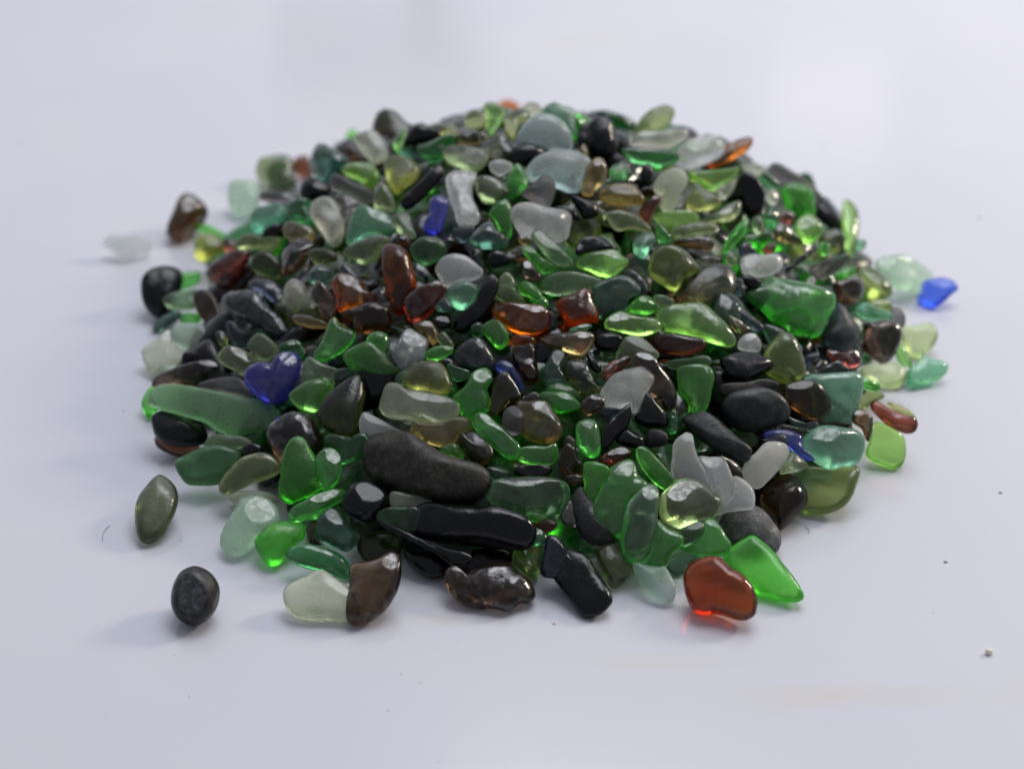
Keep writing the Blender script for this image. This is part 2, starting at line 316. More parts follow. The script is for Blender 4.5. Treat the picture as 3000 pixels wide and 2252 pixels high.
DATA = """
# H
H fr wedge ! loose clear shard ; thin colourless frosted shard lying alone furthest from the heap | 150,1000 200,940 330,945 450,945 530,970 540,1030 490,1090 380,1110 310,1150 230,1080
H g sliver _ | 900,890 960,850 1050,880 1140,940 1060,950 970,930
H br barrel ! loose brown barrel ; dark brown barrel-shaped pebble standing apart beside the heap's far flank | 790,610 860,585 940,630 1000,700 995,760 930,840 870,910 800,980 720,990 660,950 655,880 710,760 750,670
H ol block | 905,950 980,920 1070,930 1120,990 1115,1060 1050,1110 960,1180 910,1150 900,1050
H mn block _ | 1160,620 1180,550 1290,530 1410,530 1410,620 1400,720 1290,760 1170,730
H sg round | 1390,420 1420,330 1500,290 1600,280 1680,320 1690,420 1720,500 1700,580 1600,570 1480,540 1400,490
H dg nugget | 1490,420 1560,370 1640,400 1720,520 1690,600 1600,570 1520,500
H br nugget | 1690,340 1740,300 1810,310 1830,400 1840,470 1760,470 1690,430
H dt wedge | 1840,290 1880,210 1940,200 2020,240 2110,300 2150,340 2060,380 1990,480 1920,520 1860,480 1830,390
H k lump | 1740,530 1820,480 1920,520 1990,560 1960,630 1850,650 1740,620
H pu bar | 1430,600 1560,590 1680,610 1690,680 1540,680 1420,660
H dg lump | 1650,690 1740,640 1840,650 1820,740 1850,840 1740,850 1640,800
H tg oval | 1330,780 1400,720 1500,690 1600,680 1640,740 1600,820 1510,860 1450,900 1370,920 1330,860
H k chip | 1450,890 1580,840 1600,950 1450,950
H y bar | 1600,880 1640,830 1740,840 1860,890 1840,1010 1720,1010 1620,960
H rd chip | 1120,990 1220,985 1230,1060 1130,1070
H ol leaf | 1240,980 1320,930 1440,960 1560,960 1600,1000 1540,1070 1420,1060 1340,1050 1230,1060
H o lump | 1590,1100 1700,1000 1760,950 1840,1000 1800,1110 1750,1210 1680,1260 1600,1260
H o oval | 1820,1080 1920,1040 2030,1080 2040,1140 1950,1170 1850,1170
H cw oval ! ivory disc ; large ivory translucent oval tilted upright on the heap's far flank | 1815,700 1860,640 1930,620 2000,640 2060,720 2100,840 2100,940 2060,1020 1990,1035 1920,960 1860,860 1820,770
H dt round | 1800,1260 1860,1190 1940,1180 2010,1230 2000,1300 1900,1340 1830,1340
H o coin | 1370,1110 1450,1070 1530,1100 1580,1180 1590,1280 1520,1300 1420,1260 1340,1200
H kb slab | 1330,1290 1430,1280 1540,1320 1600,1390 1640,1470 1600,1540 1520,1480 1420,1400 1340,1340
H rd teardrop ! rusty teardrop ; rusty orange-brown teardrop of glass pointing up to the right | 970,1220 1060,1150 1180,1090 1290,1055 1350,1070 1330,1140 1260,1230 1190,1330 1090,1340 1000,1290
H k round _ ! black rim stone ; glossy black round pebble resting on the table under green glass bars | 450,1340 490,1270 570,1220 680,1200 780,1230 790,1330 760,1440 700,1560 610,1600 520,1560 460,1470
H sg slab | 610,1450 680,1410 800,1390 900,1370 890,1440 890,1530 800,1550 680,1530
H g bar ! emerald rim bar ; bright green glass bar lying across a black round pebble | 540,1360 620,1310 740,1270 850,1235 930,1240 920,1310 840,1360 720,1390 600,1410
# I
I pa chip | 1590,120 1640,60 1720,70 1760,140 1700,170 1620,160
I am chip ! amber summit chip ; small amber chip at the very top of the heap | 1400,70 1460,35 1550,50 1590,100 1500,130 1440,120
I ol round | 1130,190 1180,120 1260,110 1310,150 1310,250 1220,280 1150,260
I lg blade ! lime summit blade ; vivid lime green blade standing just below the amber summit chip | 1290,90 1340,60 1400,80 1460,140 1420,240 1360,310 1320,290 1310,180
I tg shard ! teal summit shard ; angular teal green shard standing up behind the pale aqua dome | 1760,120 1850,60 1920,80 2020,120 2030,220 2050,340 1990,290 1910,210 1800,180
I ol slab | 1470,160 1540,110 1640,110 1680,180 1600,220 1560,300 1530,380 1480,330 1450,220
I ol nugget | 940,270 1010,230 1070,260 1080,330 1010,320 950,330
I lg sliver | 560,400 610,300 670,260 660,330 620,430 590,470
I k lump ! black crest lump ; glossy black lump on the heap's far skyline | 640,410 690,280 760,240 850,250 940,290 930,350 840,380 740,400
I g nugget | 180,310 230,270 270,300 250,350 230,390 180,370
I o nugget | 1080,340 1180,290 1290,310 1280,390 1180,410 1090,390
I pa shard ! pale crest shard ; pale sage glass shard leaning on the heap's far crest | 240,350 320,310 400,300 460,340 510,420 530,480 470,530 400,545 330,490
I br nugget | 150,430 210,400 270,440 300,500 280,540 210,540
I dg bar | 750,440 900,380 1050,320 1070,370 980,430 960,510 830,520
I pu wedge | 1310,400 1380,320 1460,310 1500,400 1530,480 1430,510 1330,490
I sg slab | 970,440 1080,410 1220,430 1340,470 1320,560 1220,620 1100,590 980,530
I cl chip | 1340,540 1440,520 1520,560 1490,620 1420,650 1350,610
I aq dome ! pale aqua dome ; big pale aqua blue dome of glass near the summit | 1540,460 1530,400 1560,300 1640,210 1740,180 1860,190 1950,250 2010,330 2020,430 1960,470 1830,480 1720,490 1620,520 1560,510
I aq slab ! pale aqua slab ; wide pale aqua slab of glass directly below the aqua dome | 1640,590 1720,500 1850,450 2000,450 2140,520 2120,620 2080,720 2070,790 2020,790 1880,740 1760,680 1640,690
I g wedge | 1480,660 1560,560 1610,600 1640,720 1590,790 1500,840 1480,760
I lg nugget | 130,610 200,560 310,545 400,560 445,630 420,700 350,740 270,690 180,650
I ol round | 480,540 560,490 680,500 760,550 780,620 720,700 640,770 580,820 520,740 490,640
I pu slab | 100,820 220,820 320,870 330,910 220,940 150,1000 120,900
I sg oval | 420,740 490,710 550,800 580,900 540,940 450,930 400,900
I pu bar ! mauve grey bar ; mauve grey rounded bar of glass sloping down to the right | 50,650 120,640 220,700 340,750 430,800 420,860 340,870 220,810 60,760
I k bar ! long black bar ; long black pebble leaning up to a pale worn tip | 610,880 680,780 790,680 870,600 930,565 965,610 950,680 860,780 760,870 660,930
I sg oval | 1220,680 1310,650 1410,680 1490,760 1490,800 1410,860 1310,880 1240,800
I sg round | 540,980 620,940 700,970 720,1070 750,1160 680,1170 600,1110 560,1050
I cb nugget ! cobalt nugget ; deep cobalt blue nugget sunk in the upper heap | 800,1030 850,960 860,860 920,810 1000,840 1000,930 970,1030 930,1110 880,1130 810,1090
I cl slab ! clear upright slab ; tall colourless frosted slab standing beside the cobalt nugget | 980,680 1040,620 1140,620 1230,650 1200,740 1210,860 1250,960 1255,1040 1180,1060 1090,1050 1050,930 1000,800
I kb chip | 1040,1100 1130,1050 1220,1070 1170,1170 1100,1190
I k sliver | 1840,910 1960,910 2060,950 2070,1000 1980,990 1850,950
I k bar | 2000,820 2120,850 2212,880 2212,980 2100,1000 2060,930
I pu wedge | 1600,800 1700,720 1780,650 1860,680 1870,770 1830,900 1780,920 1680,860
I g shard | 1330,960 1400,880 1480,850 1510,920 1520,1100 1480,1160 1420,1080 1370,1000
I dt lump | 1170,1170 1230,1080 1340,1010 1420,1090 1500,1160 1480,1240 1350,1260 1220,1240
I cl bar ! clear frosted bar ; long white frosted glass bar lying crosswise on the upper heap | 1500,930 1560,880 1660,900 1800,950 1930,980 2005,1000 2000,1090 1970,1170 1870,1165 1750,1120 1620,1140 1540,1060
I y chip | 1560,1150 1620,1140 1680,1180 1640,1220 1590,1200
I tg slab ! teal upper slab ; broad teal green slab of glass beside the ivory disc | 190,1060 230,940 300,890 420,930 500,950 560,1020 570,1110 480,1140 350,1140 190,1200
I dg nugget | 700,1230 800,1150 920,1150 990,1210 980,1280 910,1340 830,1370 740,1330
I br chip | 580,1170 640,1130 700,1160 690,1220 600,1210
I sg oval | 160,1270 250,1180 400,1135 510,1150 550,1190 480,1270 440,1330 330,1370 220,1330
I g sliver | 1600,1240 1660,1220 1740,1290 1830,1360 1880,1410 1790,1450 1720,1400 1650,1320
I sg bar | 1670,1140 1740,1100 1820,1140 1900,1220 1980,1310 2020,1370 1930,1390 1840,1340 1740,1240
I o wedge | 1600,1370 1660,1340 1720,1420 1760,1480 1700,1510 1620,1470
I k oval | 1330,1300 1400,1250 1480,1280 1510,1340 1460,1380 1360,1390
I cl leaf ! clear lens ; colourless lens-shaped piece with a bright lower half | 900,1400 960,1320 1050,1290 1150,1310 1240,1370 1290,1430 1220,1490 1110,1500 990,1530 930,1470
I kb sliver | 120,1390 170,1360 240,1430 310,1500 370,1580 320,1590 230,1520 150,1450
I am bar ! tall amber bar ; tall amber brown bar with a glowing orange edge | 470,1270 500,1210 590,1200 670,1240 700,1310 720,1400 750,1480 745,1560 700,1660 660,1760 600,1800 545,1740 510,1580 480,1420
# J
J ol leaf ! yellow skyline leaf ; translucent yellow olive leaf-shaped piece standing on the far skyline | 580,290 630,190 720,120 820,95 890,130 890,200 830,260 720,300 640,330 570,340
J k lump ! black skyline stub ; upright black stub of glass on the far skyline | 180,250 250,190 340,180 400,230 440,330 450,430 400,510 320,530 240,490 190,400
J y chip | 130,430 170,390 190,450 200,500 150,500
J dg slab | 480,430 620,440 800,450 900,440 940,520 820,580 700,560 560,540 490,480
J cw bar ! rosy clear bar ; faintly rosy colourless bar lying under the yellow skyline leaf | 540,400 580,320 680,300 800,290 900,270 1020,280 980,360 860,420 720,440 620,420
J am bar ! orange skyline bar ; bright orange-red bar poking out at the heap's far flank | 1150,570 1220,520 1300,450 1320,400 1420,360 1520,345 1540,390 1490,460 1380,510 1280,570 1200,600
J cl oval ! clear shiny oval ; shiny colourless oval lying over the orange skyline bar | 905,520 930,430 1000,370 1120,335 1240,345 1310,400 1290,480 1200,540 1080,590 970,590
J pa wedge | 1440,550 1530,550 1640,600 1610,660 1540,640 1470,600
J pu bar ! plum skyline bar ; plum grey bar sloping down the far flank with a pale top edge | 1660,600 1720,550 1820,590 1950,680 2060,770 2120,850 2080,880 1960,800 1840,720 1740,720
J dg wedge | 1580,670 1640,610 1700,660 1760,730 1730,780 1640,740
J lg shard | 1020,640 1150,610 1300,600 1400,600 1370,680 1270,740 1200,770 1100,720
J dg nugget | 370,600 450,540 510,520 520,600 560,670 400,690
J k oval | 640,580 690,550 730,600 730,700 690,740 630,680
J y oval ! half yellow oval ; oval half yellow half slate beside the pale aqua slab | 150,780 170,630 230,530 310,510 355,590 340,690 260,760 230,810
J y bar | 310,780 420,720 560,730 640,800 660,870 560,890 400,880 300,850
J sg round | 1040,740 1090,720 1150,760 1120,810 1050,800
J pa wedge | 1240,760 1310,720 1390,690 1380,770 1310,840 1260,820
J ol slab | 1000,840 1080,760 1200,780 1290,860 1200,920 1080,930 1000,900
J k wedge ! black flank wedge ; matt black wedge leaning below the orange skyline bar | 1380,760 1430,660 1500,640 1590,710 1630,820 1610,920 1530,980 1450,930 1430,860 1330,850
J pa nugget | 1640,820 1680,760 1740,800 1740,870 1680,880
J g round ! green flank disc ; plain green glass disc standing before the plum skyline bar | 1760,790 1830,720 1930,710 2020,770 2040,880 2030,960 1900,970 1810,930
J dg nugget | 1600,980 1720,900 1760,960 1720,1080 1620,1060
J rd nugget | 1760,970 1830,930 1870,980 1850,1040 1770,1020
J lg round ! white-capped green round ; round lime green piece with a white glint on top | 1870,1060 1930,980 2010,980 2080,1040 2100,1110 2050,1180 1960,1190 1890,1140
J o oval | 1700,1110 1740,1030 1830,1060 1900,1140 1960,1200 1850,1200 1740,1180
J sg nugget | 1530,1010 1600,980 1640,1060 1600,1120 1540,1110
J pa bar ! pale green upright ; pale green clear bar leaning upright in the upper heap | 730,720 800,620 900,580 980,620 1010,700 960,800 930,900 850,960 780,920 790,830 740,790
J rd shard ! dark red shard ; dark red shard with a glowing tip beside the pale green upright | 610,940 680,870 760,800 790,850 740,930 700,1020 660,1040
J ol wedge | 1140,990 1260,920 1430,850 1440,920 1380,1010 1250,1040 1150,1030
J sg bar | 350,980 430,930 560,960 640,1010 710,1080 700,1110 560,1080 420,1090
J dg wedge | 750,1070 800,1050 880,1170 850,1200 770,1180
J lg leaf ! lime upper leaf ; bright lime green leaf-shaped piece below the pale green upright | 740,970 860,940 1000,930 1080,960 1090,1020 1000,1050 900,1110 870,1170 800,1080
J sg bar | 870,1090 1000,1040 1150,1030 1240,1060 1220,1110 1060,1140 900,1170
J g bar | 1300,1240 1350,1130 1430,1030 1500,990 1500,1070 1430,1170 1370,1240 1290,1310
J br slab | 880,1200 1000,1160 1180,1150 1230,1190 1190,1250 1040,1240
J rd chip | 1610,1240 1680,1190 1730,1230 1690,1280 1620,1270
J tg nugget ! sea teal nugget ; sea teal nugget with a glowing turquoise foot | 570,1180 620,1110 710,1100 750,1160 700,1260 660,1330 600,1310 570,1260
J pu chip | 1080,1330 1180,1300 1280,1330 1200,1380 1120,1400
J sg nugget | 1310,1330 1350,1290 1400,1310 1400,1370 1340,1380
J kb nugget | 1420,1240 1460,1185 1520,1210 1560,1290 1480,1300 1430,1300
J k nugget | 1430,1480 1500,1450 1600,1510 1570,1570 1500,1560
J kb oval | 1380,1500 1440,1480 1470,1560 1470,1620 1400,1620
J cl bar ! silver grey bar ; silvery grey clear bar lying level above the big green square | 1430,1340 1500,1290 1620,1300 1740,1310 1780,1360 1760,1420 1680,1450 1550,1470 1450,1440
J k dome | 90,1290 120,1190 210,1140 320,1150 400,1210 440,1260 320,1270 200,1290 130,1310
J lg shard ! glinting green facet ; glinting bright green faceted shard with white reflections | 110,1380 170,1290 300,1260 420,1250 480,1300 530,1340 480,1400 400,1460 300,1460 200,1420
J ol oval ! two-tone olive oval ; large oval grey above and glowing lime olive below | 700,1410 720,1300 790,1230 890,1220 1000,1270 1080,1350 1120,1410 1010,1470 960,1540 910,1600 810,1540 730,1480
J kb oval | 470,1430 540,1400 620,1450 680,1530 690,1590 640,1600 610,1520 540,1470
J o coin ! olive coin ; big flat olive brown coin-like oval overlapping the two-tone oval | 930,1600 1000,1505 1100,1425 1220,1370 1340,1365 1400,1420 1415,1510 1385,1590 1310,1655 1190,1698 1040,1698 930,1660
# G upper
G tg chip | 860,0 930,20 920,90 870,90
G lg blade ! lime flank blade ; tall bright lime blade standing on the heap's right shoulder | 740,-300 790,-310 850,-240 870,-120 860,20 850,120 800,120 760,30 740,-100
G o round | 560,-20 660,-80 740,-40 760,50 720,120 650,110 580,60
G g nugget | 560,40 620,20 650,80 600,130 550,110
G k sliver | 560,30 540,80 450,160 350,240 270,300 240,280 330,200 430,110 520,40
G g chip | 720,270 840,230 830,290 740,320
G pu oval | 470,240 600,180 700,140 790,130 800,180 740,240 640,300 560,330 500,300
G mn oval ! mint rim oval ; pale mint oval on the rim overlapping the bright blue piece | 1010,190 1060,150 1180,140 1300,170 1420,230 1500,290 1480,370 1400,420 1270,420 1150,390 1060,310
G bb wedge _ ! bright blue rim piece ; bright translucent blue piece on the table at the heap's right rim | 1370,440 1400,350 1460,330 1560,310 1650,340 1670,390 1620,440 1560,500 1480,550 1390,520 1340,470
G ol oval | 860,260 940,220 1030,260 1110,330 1150,400 1140,470 1060,500 950,500 920,420 870,340
G o lump | 650,360 760,320 860,320 915,380 910,450 870,520 780,550 700,480 680,420
G pu round | 1130,560 1200,560 1250,640 1240,710 1180,720 1130,650
G ol chip | 960,510 1060,500 1130,530 1130,590 1030,570
G tg bar | 850,540 920,510 1020,570 1130,600 1170,630 1150,680 1050,670 920,650 850,600
G cl nugget | 450,330 500,305 525,350 490,380
# D
D g chip | 530,330 640,340 650,400 500,400
D dt bar _ ! dark teal stub ; dark teal stub poking out at the heap's left rim | 270,410 330,360 420,320 490,310 510,350 460,400 380,440 310,480 270,460
D br slab | 600,180 660,120 760,170 820,300 840,400 800,450 740,440 660,370 610,270
D pa slab _ | 180,620 280,560 400,470 440,580 520,620 490,720 420,750 360,790 260,830 220,760
D mn sliver _ | 260,840 340,760 430,740 480,760 380,800 290,860
D o chip | 780,490 850,470 880,580 820,600
D k chip | 510,660 600,640 720,670 700,710 600,720 510,760
D mn oval ! mint flank oval ; frosted light green oval on the left flank above the dark olive leaf | 410,480 470,410 580,400 680,420 750,490 800,560 795,640 740,665 640,650 520,610 430,560
D kb nugget | 860,420 920,390 1000,460 1070,500 1050,560 980,600 900,560
D y leaf | 1380,350 1480,330 1580,360 1690,400 1660,440 1560,450 1450,420 1400,390
D o oval | 1560,130 1600,65 1660,90 1720,180 1750,280 1730,350 1690,400 1640,350 1600,270 1560,190
D cw oval ! small ivory pebble ; small upright ivory pebble above the large slate pebble | 1335,130 1370,70 1430,50 1500,90 1540,170 1530,250 1470,310 1430,325 1380,270 1340,200
D dg nugget | 1280,580 1400,540 1480,580 1500,680 1440,680 1350,640 1290,620
D kb bean ! large slate pebble ; large glossy blue-black slate pebble sloping down to the right | 810,210 850,160 950,135 1070,140 1160,200 1240,280 1320,350 1390,440 1400,500 1360,540 1280,520 1180,480 1050,410 920,350 830,280
D br bar | 1780,340 1900,290 1990,250 2090,250 2150,280 2212,320 2212,440 2150,470 2000,490 1900,470 1890,390
D am shard ! wavy amber piece ; wavy brown amber piece with an orange glow at its end | 1720,90 1770,20 1860,15 1950,60 2010,140 2085,190 2080,230 2000,260 1900,290 1840,310 1760,290 1750,200
D g shard | 1700,410 1750,360 1800,420 1900,480 1920,540 1850,620 1740,690 1660,720 1580,680 1640,560
D sg round | 1040,590 1100,510 1160,495 1230,540 1290,620 1230,710 1130,700 1090,650
D sg slab | 1490,720 1540,670 1610,710 1680,750 1770,780 1740,850 1740,910 1650,865 1530,880 1450,930 1480,830
D dt chip | 1760,790 1870,770 1900,830 1800,900 1740,880
D g bar ! wavy green bar ; long wavy dark emerald bar under the aqua pentagon | 1815,670 1870,620 1960,580 2050,560 2150,620 2210,700 2300,790 2380,830 2400,860 2300,890 2200,890 2050,860 1900,780 1830,720
D g nugget _ | 180,1040 230,940 300,920 340,1000 330,1090 280,1130 230,1170 190,1110
D o leaf ! dark olive leaf ; dark olive leaf-shaped piece lying behind the long sage slab | 290,860 350,810 480,760 600,720 740,700 800,740 800,790 740,880 640,920 500,915 380,905 280,920
D pu slab | 640,920 760,870 890,840 980,850 1050,920 1080,1000 930,980 760,950
D br slab _ | 290,1320 400,1360 620,1380 640,1430 500,1480 380,1450 300,1400
D k round ! black rim pebble ; black round pebble under the long sage slab | 260,1150 380,1115 520,1150 650,1220 715,1270 700,1340 620,1380 500,1400 380,1380 290,1320 255,1230
D sg sliver | 680,1390 760,1310 900,1320 1020,1330 1080,1390 1000,1420 850,1410 750,1410
D k nugget | 1000,1400 1080,1375 1150,1400 1170,1460 1080,1490 980,1480 970,1440
D pg bar ! striped green capsule ; shiny light green capsule tucked behind the cobalt heart | 800,680 850,610 920,590 1000,620 1090,670 1150,710 1180,740 1100,780 1040,810 1000,830 930,790 840,740
D sf slab ! long sage slab ; long frosted sage green slab lying across the left rim | 220,1050 270,950 380,910 520,915 680,940 850,970 1000,1000 1150,1020 1240,1070 1278,1140 1240,1210 1150,1260 1000,1310 910,1330 820,1290 680,1210 500,1150 340,1110
D lg oval ! lime saucer ; small lime green saucer-shaped piece right beside the cobalt heart | 1370,990 1440,930 1540,880 1640,865 1710,890 1745,930 1680,1000 1640,1060 1610,1120 1520,1120 1430,1080
D cb heart ! cobalt heart ; cobalt blue heart-shaped piece with a shiny white crease | 1005,820 1050,760 1120,725 1230,720 1270,660 1350,630 1420,640 1465,700 1475,790 1450,880 1400,970 1340,1030 1220,1062 1140,1030 1080,970 1020,890
D cl shard | 1980,1130 2080,1170 2212,1240 2300,1290 2200,1320 2100,1350 2020,1370 1960,1290 1945,1210
D dg slab | 1700,1300 1900,1330 1960,1290 2020,1340 1960,1480 1900,1530 1800,1550 1790,1450 1650,1370
D o lump ! olive black knob ; olive black rounded knob with a shiny shoulder | 1440,1125 1530,1160 1590,1240 1640,1320 1640,1400 1570,1470 1470,1500 1350,1560 1290,1500 1230,1420 1190,1330 1200,1250 1280,1180 1360,1130
D o wedge ! dark olive fin ; tall pointed dark olive fin standing left of the green bean | 1940,805 1980,830 1995,900 1990,1000 1960,1110 1930,1220 1900,1330 1800,1330 1700,1280 1630,1210 1610,1120 1660,1020 1760,930 1860,850
# E
E sg slab | 1470,110 1520,40 1620,0 1750,-10 1870,20 1975,50 1970,90 1870,130 1740,160 1600,175 1490,150
E sg block | 1120,120 1170,20 1230,10 1280,90 1270,130 1350,240 1230,245 1120,200
E g oval | 1290,100 1340,65 1410,80 1460,130 1490,200 1450,230 1390,200 1310,170
E g nugget | 1380,210 1450,220 1500,190 1540,240 1510,280 1440,265
E k bean ! black crescent ; long black crescent curving down beside a round teal pebble | 1090,10 1130,60 1120,160 1080,260 1020,360 940,440 840,480 770,450 790,370 860,310 940,240 980,170 1000,80 1040,20
E dt chip | 620,250 700,200 760,270 740,310 640,310
E tg round ! round teal pebble ; round dark teal pebble resting in the black crescent | 720,170 740,100 820,65 900,70 960,110 960,190 920,260 840,300 770,270
E rd oval ! wine red oval ; dark wine red oval beside the tall amber bar | 360,270 400,190 480,130 580,80 650,60 710,100 700,170 640,270 560,350 480,400 400,380
E k chip | 620,360 720,350 750,420 680,450 600,410
E y nugget | 440,420 530,385 600,400 640,460 650,540 600,590 540,500
E sg chip | 640,500 700,480 770,560 760,600 680,590 640,560
E g round | 1000,440 1080,380 1160,400 1210,470 1220,560 1140,610 1060,540
E dg nugget | 910,440 980,400 1030,450 1000,510 930,510
E kb lump ! navy black hump ; navy black hump behind the green lobed piece | 760,640 860,550 960,515 1030,560 1080,640 1110,740 1080,800 960,790 860,760 770,700
E am chip | 1250,510 1400,510 1430,560 1350,590 1250,600
E br barrel | 1250,600 1330,590 1410,570 1440,640 1450,720 1470,850 1400,900 1330,860 1290,780 1250,700
E am oval ! glowing orange lens ; glowing orange amber lens in the middle of the heap | 1070,290 1130,250 1230,240 1360,255 1480,270 1540,310 1555,380 1530,450 1470,490 1390,502 1300,490 1200,440 1120,370
E kb nugget | 1540,310 1580,320 1610,370 1590,420 1540,430 1550,370
E am block ! amber block ; amber brown block with grey top face beside the orange lens | 1600,250 1680,200 1780,150 1860,125 1900,170 1920,260 1950,330 1940,390 1870,390 1800,420 1690,435 1640,370 1610,310
E tg sliver | 1700,470 1780,430 1880,410 1895,430 1820,470 1740,490
E y wedge ! honey wedge ; honey yellow wedge with a shiny grey top below the amber block | 1470,520 1540,485 1650,480 1760,475 1880,480 1915,520 1890,590 1830,660 1740,660 1630,620 1520,590
E g nugget ! lime eye nugget ; little lime nugget with a yellow eye beside the aqua pentagon | 65,530 110,480 180,475 240,510 260,580 240,650 200,670 130,620 80,590
E dg slab | 720,740 800,760 900,800 890,850 820,880 760,860
E g leaf | 540,660 610,610 700,585 775,600 740,660 660,700 560,710
E tg round | 300,850 340,800 400,790 420,870 380,910 310,900
E aq block ! aqua pentagon ; pale aqua five-sided pebble over the wavy green bar | 250,690 300,580 350,490 400,450 470,470 560,530 570,580 540,680 500,740 420,780 330,805 280,760
E bb shard ! sky blue shard ; small sky blue shard half buried behind a brown piece | 1115,740 1170,705 1240,730 1300,810 1330,870 1325,950 1270,880 1210,790 1130,790
E dt oval | 1510,760 1540,680 1600,630 1670,660 1650,770 1690,860 1720,930 1620,960 1530,930 1500,850
E k nugget | 1850,640 1900,680 1960,740 1970,800 1910,800 1860,740
E o nugget | 1690,710 1790,700 1850,720 1880,800 1920,900 1960,970 1880,990 1800,1010 1750,950 1710,870 1680,790
E pu nugget | 1340,1000 1430,960 1480,1010 1420,1050 1340,1040
E g sliver | 1450,990 1510,960 1620,970 1720,980 1800,1060 1810,1080 1720,1120 1620,1130 1520,1080 1460,1030
E ol round ! lobed green round ; olive green round with a dimple behind the green bean | 350,860 400,790 470,730 560,710 650,720 710,770 740,850 755,920 740,970 660,985 560,960 460,950 380,920
E o wedge | 1110,850 1180,790 1240,850 1290,930 1320,1000 1310,1030 1220,1050 1180,1100 1080,1150 1060,1100 1080,1000
E g lump ! green lobed piece ; glossy emerald lobed piece standing right of the green bean | 920,810 1000,765 1060,790 1080,860 1040,940 1060,1010 1060,1090 1000,1150 920,1185 840,1140 800,1050 760,990 850,930 890,870
E y slab | 440,1220 560,1225 680,1215 800,1170 880,1180 920,1230 900,1290 820,1310 780,1370 700,1410 580,1380 480,1310 430,1270
E pa bean ! green bean ; pale clear green bean-shaped piece left of the green lobed piece | 165,1030 200,940 240,895 320,900 400,940 520,960 640,980 740,1000 800,1040 822,1100 790,1160 700,1210 600,1235 500,1220 410,1190 300,1180 210,1140 165,1085
E br round | 1810,1040 1860,990 1920,975 1980,1010 1990,1070 1930,1130 1850,1150 1800,1100
E g chip | 660,1420 760,1380 820,1400 850,1500 780,1480 700,1490
E g slab | 1290,1430 1400,1400 1520,1400 1600,1380 1615,1450 1590,1530 1500,1555 1380,1550 1280,1510
E y lump ! cracked honey lump ; honey brown lump with a shiny white crack | 1280,1050 1360,1030 1480,1030 1540,1050 1590,1120 1640,1220 1650,1300 1600,1370 1520,1395 1420,1370 1320,1310 1290,1250 1280,1180 1270,1120
E pu round ! grey cap ; small smooth grey cap resting against the cracked honey lump | 1190,1110 1250,1080 1310,1110 1360,1170 1370,1220 1330,1280 1270,1310 1200,1280 1160,1220 1165,1160
E o barrel | 870,1290 930,1270 990,1310 1050,1370 1095,1440 1085,1510 1020,1550 940,1550 880,1480 830,1390 820,1320
E g bar ! green lozenge ; smooth bright green lozenge sloping down to the right of centre | 920,1170 960,1125 1030,1130 1100,1190 1180,1260 1250,1330 1310,1400 1318,1470 1270,1520 1200,1510 1130,1440 1050,1370 960,1280 920,1220
E br nugget | 1680,1380 1740,1400 1790,1500 1830,1560 1800,1630 1700,1640 1620,1560 1640,1450
E k slab | 1300,1560 1440,1560 1560,1570 1540,1640 1400,1680 1260,1620
E g oval ! small green almond ; small dark emerald almond right of the cracked honey lump | 1760,1230 1830,1180 1920,1200 1950,1290 1955,1400 1940,1480 1880,1500 1820,1460 1770,1360
# F
F dt slab ! slate green disc ; large slate green disc behind the lime wing | 100,120 220,50 330,20 430,55 490,130 480,180 400,210 360,290 250,340 160,370 140,280 110,170
F sg chip | 600,180 700,190 760,230 740,270 640,270
F y chip | 1200,340 1300,400 1380,470 1300,490 1220,440
F kb bar ! slate stick ; thin dark slate stick lying left of the big green square | 1180,240 1240,225 1310,280 1380,340 1450,400 1490,450 1470,490 1400,460 1320,390 1240,320 1170,270
F dt sliver | 1480,420 1600,440 1700,510 1790,600 1790,650 1720,620 1620,560 1520,560
F g shard ! big green square ; big squarish emerald shard of bottle glass at the right shoulder | 1520,40 1560,30 1700,60 1860,90 1980,130 2060,180 2070,250 2030,330 1990,400 1950,500 1900,530 1820,510 1730,500 1660,450 1550,390 1450,290 1330,190 1420,120 1500,80
F g round | 400,260 450,200 520,175 590,195 630,260 600,310 540,340 420,330 370,300
F lg wedge ! lime wing ; glowing lime wing-shaped piece left of the bright green leaf | 190,410 250,340 330,310 420,340 520,360 620,370 660,450 600,490 500,510 380,490 280,470 210,460
F k nugget | 130,500 250,480 340,520 300,600 200,640 120,600
F sg wedge | 340,560 420,510 500,530 580,600 640,680 560,720 480,680 380,700 290,690
F rd bar ! dark red sausage ; dark red sausage-shaped piece under the bright green leaf | 580,530 640,490 780,490 900,500 1000,530 1010,580 960,640 880,665 760,660 650,640 590,600
F lg leaf ! bright green leaf ; bright green leaf-shaped slab right of centre | 620,340 680,280 800,260 950,250 1030,270 1100,340 1180,410 1240,480 1268,540 1230,580 1150,580 1020,545 900,500 780,475 680,460 625,410
F cl round ! shiny silver pebble ; small shiny silver grey pebble below the bright green leaf's tip | 1280,540 1330,500 1400,490 1450,530 1480,580 1460,630 1400,635 1320,630 1270,600
F kb sliver | 1810,680 1880,640 1935,640 1930,690 1870,750 1830,790
F kb wedge | 1920,800 2010,740 2090,710 2150,750 2180,800 2050,830
F st slab | 1140,900 1300,890 1480,870 1610,910 1560,950 1400,960 1230,980 1150,990
F ol oval ! lime grey oval ; upright oval lime below and grey above right of the black bullet | 1620,490 1700,510 1770,600 1810,700 1830,800 1790,850 1720,890 1640,895 1560,850 1510,810 1500,730 1490,650 1540,570
F k oval ! black bullet ; shiny black bullet-shaped pebble above the big basalt oval | 1140,680 1250,640 1380,638 1500,670 1580,710 1580,755 1500,800 1420,840 1320,880 1200,860 1140,790 1120,720
F dg sliver | 700,720 850,690 1000,670 1050,690 1050,740 980,750 800,780 720,770
